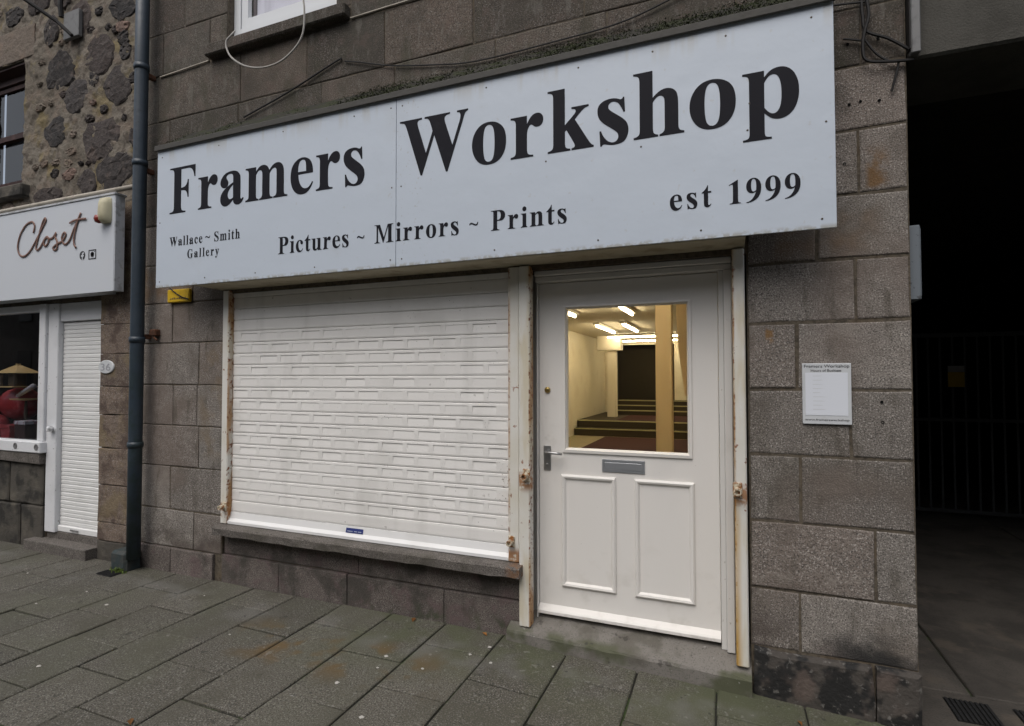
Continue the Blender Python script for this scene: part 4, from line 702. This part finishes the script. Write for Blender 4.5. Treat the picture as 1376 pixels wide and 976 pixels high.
# pier beside the downpipe
for z0, z1 in ((-.05, .15), (.15, .299), (.299, .613), (.613, .918), (.918, 1.196), (1.196, 1.427), (1.427, 1.70), (1.70, 1.95), (1.95, 2.20), (2.20, 2.46), (2.46, 2.72), (2.72, 2.97)):
    stone_block('pier_block', -4.938, NX, z0, z1, .0, .05, 'pier_stone' if z0 > .1 else 'dark_riser', Q, gap=.002, jit=.005, bev=.004)
for a, b, z0, z1 in ((-7.3, -6.55, -.05, .36), (-6.55, -6.02, -.05, .36), (-6.02, -5.695, -.05, .36), (-7.3, -6.75, .36, .74), (-6.75, -6.20, .36, .74), (-6.20, -5.695, .36, .74)): stone_block('riser_stone', a, b, z0, z1, .0, .05, 'dark_riser', Q, gap=.004, jit=.006, bev=.012)
stone_block('riser_ledge', -7.4, -5.69, .74, .832, -.035, .05, 'sill_stone', Q, gap=.002, jit=.006)
wf = MB().box(-7.5, -5.665, -.045, .05, .834, .936, b=.008).box(-5.772, -5.682, -.012, .06, .938, 2.166, b=.006).box(-5.680, -5.537, .012, .08, .14, 2.166, b=.006).box(-7.5, -5.774, .0, .06, 2.10, 2.166, b=.004).build('window_frame', 'white_paint_cold', Q)
for x in (-6.02, -5.71): MB().lathe((x, -.046, .888), [(.028, -.001), (.028, .003), (.020, .003), (.019, -.0005)], 12, 'y').build('bolt_ring', 'galvanised', wf)
BX('header_panel', 'white_paint_cold', Q, -5.535, -4.942, .03, .09, 2.004, 2.166, b=.004)
MB().box(-5.605, -5.565, -.035, .011, 1.03, 1.075, b=.008).tube([(-5.585, -.02, 1.05), (-5.53, -.03, 1.07)], .014, 8).build('lock_bolt', 'white_paint_cold', wf)
BX('shop_pane', 'glass_dark', Q, -7.5, -5.776, .025, .030, .938, 2.098)
db = MB().box(-7.6, -5.69, .055, 1.2, .80, .832).box(-7.6, -5.69, 1.2, 1.25, .8, 2.5).box(-5.69, -5.64, .09, 1.25, .8, 2.5).box(-7.65, -7.6, .04, 1.25, .8, 2.5).box(-7.6, -5.69, .09, 1.2, 2.3, 2.35).build('display_recess', 'dark_void', Q)
ds = MB().loft([(-5.534, -4.945, .16, 2.0, .30), (-5.534, -4.945, .16, 2.0, .10)], cap1=True).build('shutter_backing', 'hole_black', Q)
for k in range(25):
    z0 = .205 + k * .0718; m = MB(); pr = [(.064, 0), (.056, .006), (.055, .030), (.061, .034), (.061, .037), (.055, .041), (.055, .064), (.064, .0715)]
    for (ya, za), (yb, zb) in zip(pr, pr[1:]): m.add([(-5.533, ya, z0 + za), (-4.946, ya, z0 + za), (-4.946, yb, z0 + zb), (-5.533, yb, z0 + zb)], [(0, 1, 2, 3)])
    m.build('shutter_slat', 'shutter_plain', Q)
sb = MB().box(-5.532, -4.947, .035, .075, .150, .203, b=.006).build('shutter_bar', 'shutter_plain', Q)
MB().tube(spline([(-5.33, .032, .175), (-5.31, .015, .185), (-5.26, .015, .185), (-5.24, .032, .175)]), .007, 6).build('pull_handle', 'galvanised', sb)
stone_block('door_step', -5.79, -4.94, -.03, .085, -.085, .12, 'sill_stone', Q, gap=.001)
BX('step_top', 'sill_stone', Q, -5.68, -4.94, .034, .3, .05, .147, b=.004)

# boutique fascia
F_ = thing('fascia_sign', 'white boutique fascia with copper script lettering left of the downpipe', 'sign', (-5.9, -.1, 2.19))
MB().box(-7.6, -4.548, -.150, -.142, 2.193, 2.966, b=.002).build('panel', 'fascia_white', F_)
MB().box(-7.6, -4.552, -.141, -.07, 2.20, 2.96).box(-7.6, -4.75, -.07, .0, 2.2, 2.96).build('box', 'fascia_side', F_)
MB().box(-4.551, -4.540, -.147, -.072, 2.196, 2.964, b=.002).build('end_cap', 'fascia_side', F_)
MB().box(-7.6, -4.535, -.158, -.06, 2.967, 2.985, b=.003).build('top_trim', 'fascia_side', F_)
SC = [[(-5.606, 2.759), (-5.59, 2.82), (-5.63, 2.86), (-5.719, 2.839), (-5.797, 2.76), (-5.83, 2.663), (-5.8, 2.587), (-5.729, 2.567), (-5.65, 2.605), (-5.565, 2.692), (-5.481, 2.791), (-5.434, 2.848), (-5.446, 2.872), (-5.485, 2.825), (-5.536, 2.707), (-5.563, 2.63), (-5.541, 2.606), (-5.496, 2.632), (-5.448, 2.687), (-5.415, 2.708), (-5.389, 2.693), (-5.393, 2.658), (-5.426, 2.632), (-5.453, 2.646), (-5.448, 2.681), (-5.415, 2.701), (-5.363, 2.686), (-5.321, 2.699), (-5.288, 2.731), (-5.298, 2.697), (-5.268, 2.647), (-5.272, 2.595), (-5.311, 2.586), (-5.323, 2.608), (-5.268, 2.635), (-5.207, 2.65), (-5.164, 2.684), (-5.16, 2.715), (-5.187, 2.717), (-5.208, 2.676), (-5.184, 2.63), (-5.146, 2.623), (-5.098, 2.657), (-5.059, 2.722), (-5.005, 2.802), (-4.962, 2.865)],
      [(-4.962, 2.865), (-5.005, 2.785), (-5.039, 2.685), (-5.042, 2.617), (-5.014, 2.577)], [(-5.102, 2.792), (-5.048, 2.806), (-4.968, 2.811), (-4.888, 2.806)]]
sm = MB()
for k, p in enumerate(SC): sm.tube(spline([(x, -.156 - .0015 * k, z) for x, z in p], 5), .0095, 8, flat=.35)
sm.build('lettering', 'copper_letter', F_, True)
MB().lathe((-4.937, -.150, 2.509), [(.036, .0005), (.036, .002)], 20, 'y').build('round_icon', 'ink', F_)
MB().box(-4.940, -4.927, -.1535, -.1522, 2.474, 2.530).box(-4.927, -4.915, -.1535, -.1522, 2.520, 2.533).box(-4.952, -4.9405, -.1535, -.1522, 2.500, 2.512).box(-4.9265, -4.915, -.1535, -.1522, 2.500, 2.512).build('icon_letter', 'fascia_white', F_)
ic = MB().loft([(-4.858, -4.764, 2.468, 2.546, -.1502), (-4.858, -4.764, 2.468, 2.546, -.152), (-4.850, -4.772, 2.476, 2.538, -.152), (-4.850, -4.772, 2.476, 2.538, -.1502)])
ic.lathe((-4.811, -.1502, 2.507), [(.022, 0), (.022, .0018), (.015, .0018), (.015, 0)], 18, 'y').lathe((-4.784, -.1502, 2.528), [(.004, 0), (.004, .0018)], 8, 'y').build('square_icon', 'ink', F_)
tag(MB().tube([(-7.6, -.135, 3.012), (-6.0, -.137, 3.010), (-5.0, -.135, 3.012), (-4.345, -.130, 3.010)], .019, 10).build('cable_conduit', 'cable_cream', None, True), 'cream conduit pipe running along the top of the boutique fascia', 'pipe')
A_ = thing('alarm_box', 'cream alarm box with red lens on the boutique fascia', 'alarm', (-4.64, -.2, 2.74))
al = MB()
prof = [(.0, 0), (.04, 0), (.062, .02), (.066, .07), (.063, .15), (.05, .19), (.02, .205), (0, .206)]
vs = []
for d, h in prof:
    for k in range(9):
        t = math.pi * k / 8; vs.append((-4.632 + .062 * math.cos(t) * (.55 + .45 * min(1, d / .085)), -.152 - d * math.sin(t), 2.742 + h))
al.add(vs, [(i * 9 + k, i * 9 + k + 1, i * 9 + k + 10, i * 9 + k + 9) for i in range(len(prof) - 1) for k in range(8)]).build('case', 'alarm_cream', A_, True)
MB().lathe((-4.672, -.190, 2.772), [(.0, -.035), (.026, -.028), (.036, 0), (.028, .026), (.0, .033)], 14).build('lens', 'alarm_red', A_, True)
pq = thing('number_plaque', 'round white house number plaque on the brown stone pier', 'plaque', (-4.845, -.01, 1.54))
dq = MB().lathe((0, -.002, 0), [(1.0, -.001), (1.0, .006), (.93, .010)], 24, 'y');dq.v = [(-4.845 + x * .100, y, 1.594 + z * .056) for x, y, z in dq.v]; dq.build('disc', 'notice_white', pq); plain_text('number', '36', -4.845, 1.563, .085, -.0135, pq, 'ink_grey', width=.125)
bkt = thing('wall_bracket', 'pale square bracket plate with black sloping bar on the rubble wall', 'bracket', (-5.34, -.05, 4.48))
MB().box(-5.45, -5.24, -.045, -.01, 4.49, 4.73, b=.004).build('plate', 'galvanised', bkt); MB().tube([(-5.30, -.06, 4.49), (-5.40, -.12, 4.60), (-5.62, -.30, 4.78), (-5.85, -.45, 4.97)], .016, 8).build('bar', 'cable_black', bkt)
MB().tube([(-5.47, -.05, 4.70), (-5.47, -.06, 4.80), (-5.47, -.06, 5.2)], .020, 8).build('upright', 'cable_black', bkt)
bpx = Vector((-5.3, -.05, 4.6))
# window display
dl = thing('display_lantern', 'wooden lantern with gold pyramid roof in the boutique window', 'lantern', (-6.725, .3, 1.41))
MB().add([(-6.91, .2, 1.552), (-6.54, .2, 1.552), (-6.54, .42, 1.552), (-6.91, .42, 1.552), (-6.75, .29, 1.630), (-6.70, .29, 1.630), (-6.70, .33, 1.630), (-6.75, .33, 1.630)], [(0, 1, 5, 4), (1, 2, 6, 5), (2, 3, 7, 6), (3, 0, 4, 7), (4, 5, 6, 7), (3, 2, 1, 0)]).box(-6.74, -6.71, .295, .325, 1.632, 1.648).build('roof', 'toy_gold', dl)
for x in (-6.845, -6.62):
    for y in (.22, .39): BX('post', 'toy_gold_dark', dl, x, x + .016, y, y + .016, 1.422, 1.55)
BX('core', 'toy_gold_dark', dl, -6.80, -6.66, .26, .36, 1.422, 1.55, b=.01); BX('base', 'toy_gold', dl, -6.86, -6.60, .2, .42, 1.408, 1.42)
def blob(name, label, cat, c, r, mat, sq=(1, 1, 1)):
    m = MB(); prof = [(math.sin(math.pi * k / 10) * r + .0005, -math.cos(math.pi * k / 10) * r) for k in range(11)]; m.lathe((0, 0, 0), prof, 18)
    m.v = [(c[0] + x * sq[0] * (1 + .06 * noise.noise((x * 9, y * 9, z * 9 + r))), c[1] + y * sq[1], c[2] + z * sq[2] * (1 + .06 * noise.noise((z * 9, x * 9, y * 9)))) for x, y, z in m.v]
    return tag(m.build(name, mat, None, True), label, cat)
blob('red_balloon', 'large glossy red heart balloon in the boutique window', 'balloon', (-6.89, .42, 1.235), .17, 'toy_red', (1.55, .9, 1)); blob('blue_balloon', 'small blue balloon at the right edge of the boutique display', 'balloon', (-6.32, .45, 1.24), .07, 'toy_blue', (1, 1, 1.1))
blob('red_balloon', 'smaller crimson balloon low at the left of the boutique window', 'balloon', (-7.05, .30, 1.02), .11, 'toy_red', (1.3, .9, 1)); blob('red_balloon', 'round red balloon behind the gold dish in the boutique window', 'balloon', (-6.60, .62, 1.13), .11, 'toy_red', (1.2, .9, 1.1))
gd = thing('gold_dish', 'shallow gold dish on a slim stem in the boutique window', 'dish', (-6.56, .3, .84)); MB().lathe((-6.56, .3, 1.28), [(.02, -.004), (.12, .006), (.13, .016), (.12, .014), (.02, .006)], 20).build('bowl', 'toy_gold', gd, True)
MB().lathe((-6.56, .3, .833), [(.06, 0), (.06, .01), (.012, .02), (.016, .12), (.009, .2), (.016, .3), (.010, .44)], 12).build('stem', 'toy_gold_dark', gd, True)
bd = thing('bead_string', 'slanting string of silvery beads above the gold dish', 'beads', (-6.57, .3, 1.33)); 
for k in range(7):
    t = k / 6; c = (-6.694 + .245 * t, .3, 1.325 + .094 * t); r = .020 + .008 * t; MB().lathe(c, [(.001, -r), (r * .8, -r * .6), (r, 0), (r * .8, r * .6), (.001, r)], 10).build('bead', 'toy_silver', bd, True)
for x, y, s_, h, mt, lab in ((-6.66, .25, .15, .17, 'toy_red', 'red gift box at the bottom of the boutique window'), (-6.48, .28, .17, .21, 'brown_wood', 'brown gift box with pale lid in the boutique window')):
    g_ = thing('gift_box', lab, 'box', (x, y, .833), 'gift boxes in the boutique window'); BX('body', mt, g_, x - s_ / 2, x + s_ / 2, y - .07, y + .07, .833, .833 + h, b=.004); BX('lid', 'toy_lace' if mt != 'toy_red' else 'toy_red', g_, x - s_ / 2 - .005, x + s_ / 2 + .005, y - .075, y + .075, .834 + h, .87 + h, b=.004)
lc = MB(); n = 40
for i in range(n + 1):
    x = -7.1 + .8 * i / n; lc.v += [(x, .10 + .02 * math.sin(i * 1.3), .834), (x, .09 + .02 * math.sin(i * 1.3 + .5), .90 + .025 * math.sin(i * .9) ** 2), (x, .11 + .02 * math.sin(i * 1.3), .834)]
for i in range(n): a = i * 3; lc.f += [(a, a + 3, a + 4, a + 1), (a + 1, a + 4, a + 5, a + 2)]
tag(lc.build('lace_trim', 'toy_lace', None, True), 'crumpled white and red lace along the bottom of the boutique window', 'lace')
sl_ = thing('spot_light', 'small lit spotlight on the ceiling of the boutique window', 'light', (-7.22, .6, 2.25)); MB().lathe((-7.22, .6, 2.272), [(.05, 0), (.05, .025), (.02, .027)], 16).build('housing', 'galvanised', sl_); MB().lathe((-7.22, .6, 2.266), [(.042, 0), (.042, .004)], 16).build('bulb', 'spot_lit', sl_)
pl = bpy.data.lights.new('display_spot', 'SPOT'); pl.energy = 26; pl.color = (1, .86, .7); pl.spot_size = rad(110); pl.shadow_soft_size = .05
po = bpy.data.objects.new('display_spot', pl); C.objects.link(po); po.parent = sl_; po.location = (.25, -.32, .0); po.rotation_euler = (rad(8), rad(12), 0)

# ================================================================== PASSAGE FITTINGS
GT = thing('metal_gate', 'dark barred metal gate deep inside the covered passage', 'gate', (2.4, 4.55, AZ))
for z0, z1 in ((AZ + .06, AZ + .10), (1.0, 1.04), (1.95, 2.0)): BX('rail', 'gate_paint', GT, .80, 4.15, 4.535, 4.565, z0, z1, b=.004)
g0 = None; gx = .86
while gx < 4.1:
    if g0 is None: g0 = MB().box(gx - .01, gx + .01, 4.54, 4.56, AZ + .102, .998).box(gx - .01, gx + .01, 4.54, 4.56, 1.042, 1.948).build('bar', 'gate_paint', GT); gb = gx
    else: o = g0.copy(); C.objects.link(o); o.location = g0.location + Vector((gx - gb, 0, 0))
    gx += .113
for x in (.79, 4.13): BX('post', 'gate_paint', GT, x, x + .05, 4.50, 4.532, AZ, 2.05, b=.004)
WS = thing('warning_sign', 'small yellow and grey warning sign on the passage gate', 'sign', (2.345, 4.52, 1.39)); BX('yellow_panel', 'warning_yellow', WS, 2.27, 2.42, 4.49, 4.498, 1.39, 1.555); BX('grey_panel', 'warning_grey', WS, 2.27, 2.42, 4.49, 4.498, 1.557, 1.626); BX('backing', 'gate_paint', WS, 2.268, 2.422, 4.4985, 4.5, 1.388, 1.628)
for k, (x0, x1, lab) in enumerate(((.955, 1.135, 'square black drain grate just inside the passage, nearer the granite corner'), (1.225, 1.405, 'square black drain grate cut by the right edge of the photo'))):
    d_ = thing('drain_grate', lab, 'drain', ((x0 + x1) / 2, .22, AZ), 'drain grates in the passage'); BX('tray', 'hole_black', d_, x0, x1, .12, .32, AZ + .0005, AZ + .002)
    for i in range(9): BX('bar', 'grate_iron', d_, x0 + .004 + i * .02, x0 + .016 + i * .02, .123, .317, AZ + .0025, AZ + .007)

# ================================================================== SHOP INTERIOR SEEN THROUGH THE DOOR
IX0, IX1, FZ, CZ, YB = -3.55, .45, .10, 2.62, 13.6
tag(BX('shop_floor', 'int_floor', None, IX0 - .1, IX1 + .1, .31, YB, -.05, FZ), kind='structure')
tag(BX('shop_ceiling', 'int_ceiling', None, IX0 - .1, IX1 + .1, .302, YB + 2.2, CZ, CZ + .1), kind='structure')
iw = MB().box(IX0 - .1, IX0, .31, YB + 2, FZ, CZ).box(IX1, IX1 + .04, .31, YB + 2, FZ, CZ).box(IX0, -3.22, YB, YB + .1, FZ, CZ).box(-1.50, IX1, YB, YB + .1, FZ, CZ).box(-3.22, -1.50, YB, YB + .1, 2.48, CZ)
iw.box(IX0, -1.145, .302, .34, FZ, CZ).box(.02, IX1, .302, .34, FZ, CZ).box(-1.145, .02, .302, .34, 2.16, CZ)
tag(iw.build('shop_wall', 'int_wall'), kind='structure')
tag(MB().box(IX0, IX0 + .015, .35, 9.9, FZ, FZ + .14).build('skirting', 'int_trim'), kind='structure')
BX('door_reveal', 'frame_white', B, -1.145, -1.07, .162, .302, .09, 2.13); BX('door_reveal', 'frame_white', B, .014, .08, .162, .302, .09, 2.13); BX('mat_well', 'int_floor', B, -1.068, .012, .147, .31, .03, .099)
tag(MB().box(-3.30, -1.42, YB + .9, YB + 1, .6, 2.6).box(-3.40, -3.30, YB + .1, YB + 1, .6, 2.6).box(-1.42, -1.32, YB + .1, YB + 1, .6, 2.6).build('rear_doorway', 'int_dark'), kind='structure')
tag(MB().box(-2.75, -.75, 3.0, 9.85, FZ + .001, FZ + .006).build('carpet_runner', 'int_carpet'), 'dark red carpet runner on the shop floor behind the door', 'carpet')
S1 = thing('interior_steps', 'dark steps with pale yellow nosings across the shop floor', 'steps', (-1.55, 10.6, FZ))
for z0, z1, y in ((FZ, .275, 9.95), (.277, .45, 10.25)): BX('step', 'step_dark', S1, IX0 + .02, IX1 - .01, y, y + .3 if z0 < .2 else YB - .01, z0 + .001, z1); BX('nosing', 'nosing', S1, IX0 + .02, IX1 - .01, y - .008, y + .03, z1 - .018, z1 + .003)
BX('landing_carpet', 'int_carpet', S1, -2.6, -.9, 10.5, 12.4, .451, .457)
S2 = thing('rear_steps', 'short dark flight of steps leading to the rear doorway', 'steps', (-2.3, 13, .45))
for k in range(3): BX('step', 'step_dark', S2, -3.05, -1.0, 12.5 + k * .3, YB - .01, .452 + k * .13, .58 + k * .13); BX('nosing', 'nosing', S2, -3.05, -1.0, 12.49 + k * .3, 12.53 + k * .3, .558 + k * .13, .584 + k * .13)
PI_ = thing('interior_pillar', 'cream pillar with block capital inside the shop beside the steps', 'pillar', (-2.95, 11.6, .45)); BX('shaft', 'int_trim', PI_, -3.04, -2.81, 11.5, 11.75, .452, 2.22, b=.006); BX('capital', 'int_trim', PI_, -3.30, -2.67, 11.45, 11.8, 2.222, CZ - .001, b=.006)
tag(MB().box(-.614, -.474, 2.0, 2.14, FZ, CZ - .002, b=.006).build('wooden_post', 'post_wood'), 'plain tan wooden post standing just inside the glazed door', 'post')
sl2 = [(-.50, 2.6), (-.475, 1.84), (-.41, 1.32), (-.12, 1.30), (-.12, 2.6)]
tag(MB().add([(x, y, z) for y in (2.62, 2.68) for x, z in sl2], [(0, 1, 2, 3, 4), (9, 8, 7, 6, 5)] + [(k, (k + 1) % 5, (k + 1) % 5 + 5, k + 5) for k in range(5)]).build('slanted_board', 'post_wood'), 'tan slanting board at the right side of the shop interior', 'board')
def lamp(x0, x1, y0, y1, lab):
    t = thing('ceiling_light', lab, 'light', ((x0 + x1) / 2, (y0 + y1) / 2, 2.53), 'strip lights in the shop'); BX('housing', 'fixture_white', t, x0 - .03, x1 + .03, y0 - .03, y1 + .03, 2.575, CZ - .001, b=.004)
    d = (Vector((0, 1, 0)) if y1 - y0 > x1 - x0 else Vector((1, 0, 0))); a = Vector((x0 if d.x else (x0 + x1) / 2, y0 if d.y else (y0 + y1) / 2, 2.55)); b = Vector((x1 if d.x else a.x, y1 if d.y else a.y, 2.55))
    MB().tube([a, b], .015, 10).build('tube', 'tube_lit', t)
lamp(-1.6, -.2, .75, .81, 'strip light just inside the shop above the door'); lamp(-2.50, -2.44, 4.7, 6.15, 'lit strip light nearest the door glass, left'); lamp(-1.54, -1.48, 4.8, 6.25, 'lit strip light nearest the door glass, right'); lamp(-2.55, -2.49, 8.0, 9.9, 'lit strip light in the middle of the shop ceiling, left'); lamp(-1.99, -1.93, 7.9, 9.7, 'lit strip light in the middle of the shop ceiling, right')
lamp(-2.96, -.80, 11.2, 11.26, 'lit strip light running crosswise above the interior steps'); lamp(-3.0, -1.0, 12.9, 12.96, 'rearmost lit strip light running crosswise before the dark doorway')

# ================================================================== ACROSS THE STREET (seen only in the glass)
T_ = thing('terrace_building', 'granite terrace across the street mirrored faintly in the shop glass', 'building', (0, -17, -.16))
BX('wall', 'terrace_granite', T_, -45, 45, -22, -15, -.16, 8.2)
MB().add([(x, y, z) for x in (-45.3, 45.3) for y, z in ((-14.7, 8.2), (-18.5, 11.2), (-22.3, 8.2))], [(0, 1, 4, 3), (1, 2, 5, 4), (0, 3, 5, 2), (0, 2, 1), (3, 4, 5)]).build('roof', 'slate', T_)
w0 = None
for ix in range(-14, 15, 2):
    for z in (1.0, 4.6):
        if w0 is None: w0 = MB().box(ix * 3 - .6, ix * 3 + .6, -14.99, -14.9, z, z + 2.0, b=.03).build('window', 'far_pane', T_); wb = (ix * 3, z)
        else: o = w0.copy(); C.objects.link(o); o.location = w0.location + Vector((ix * 3 - wb[0], 0, z - wb[1]))

# ================================================================== LITTER
rg = random.Random(4)
GUM = [(-1.734, -.48), (-1.706, -.596), (-1.485, -.519), (-1.808, -.785), (-1.526, -.966), (-1.321, -.299), (-1.183, -.336), (-1.256, -.186), (-3.842, -.597), (-4.205, -.503), (-4.297, -.757), (-5.026, -.437), (-3.356, -1.23), (-2.726, -.608), (-3.374, -.251), (-.875, -.227)]
def screen_order(p):                       # left to right as the photograph sees them
    q = Vector((p[0], p[1], 0)) - Vector((0, -3, 1.5)); return q.dot(rt) / q.dot(fw)
ORD = ['leftmost', 'second from left', 'third from left', 'fourth from left', 'fifth from left', 'sixth from left', 'seventh from left', 'eighth from left', 'eighth from right', 'seventh from right', 'sixth from right', 'fifth from right', 'fourth from right', 'third from right', 'second from right', 'rightmost']
for gi, (x, y) in enumerate(sorted(GUM, key=screen_order)):
    r = rg.uniform(.005, .011); m = MB(); n = 9; vs = [(x + r * 1.2 * (1 + rg.uniform(-.25, .25)) * math.cos(6.283 * k / n), y + r * (1 + rg.uniform(-.25, .25)) * math.sin(6.283 * k / n), gz(x) + .003) for k in range(n)]
    vs += [(x + (a - x) * .6, y + (b - y) * .6, gz(x) + .0065) for a, b, c in vs]; m.add(vs, [(k, (k + 1) % n, (k + 1) % n + n, k + n) for k in range(n)] + [tuple(range(n, 2 * n))])
    tag(m.build('gum_spot', 'gum'), 'pale chewing gum spot on the pavement, ' + ORD[gi], 'gum', 'chewing gum spots')
for x, y, lab in ((-1.831, -.05, 'brown fallen leaf lying against the wall foot below the shutter'), (-1.344, -.061, 'brown fallen leaf at the wall foot just left of the door step'), (-2.437, -1.366, 'brown fallen leaf on the paving at the bottom edge of the photo'), (.276, -.197, 'orange brown leaf on the paving before the dark plinth right of the door')):
    a = rg.uniform(0, 6.28); L_ = rg.uniform(.018, .032); d = Vector((math.cos(a), math.sin(a), 0)); q = Vector((-d.y, d.x, 0)); p = Vector((x, y, gz(x) + .006)); u = Vector((0, 0, .006))
    tag(MB().add([p - d * L_, p - q * L_ * .5 + u, p + d * L_, p + q * L_ * .45 + u * 1.6, p + u * .2], [(0, 1, 4), (1, 2, 4), (2, 3, 4), (3, 0, 4)]).build('fallen_leaf', 'leaf'), lab, 'leaf', 'fallen leaves')
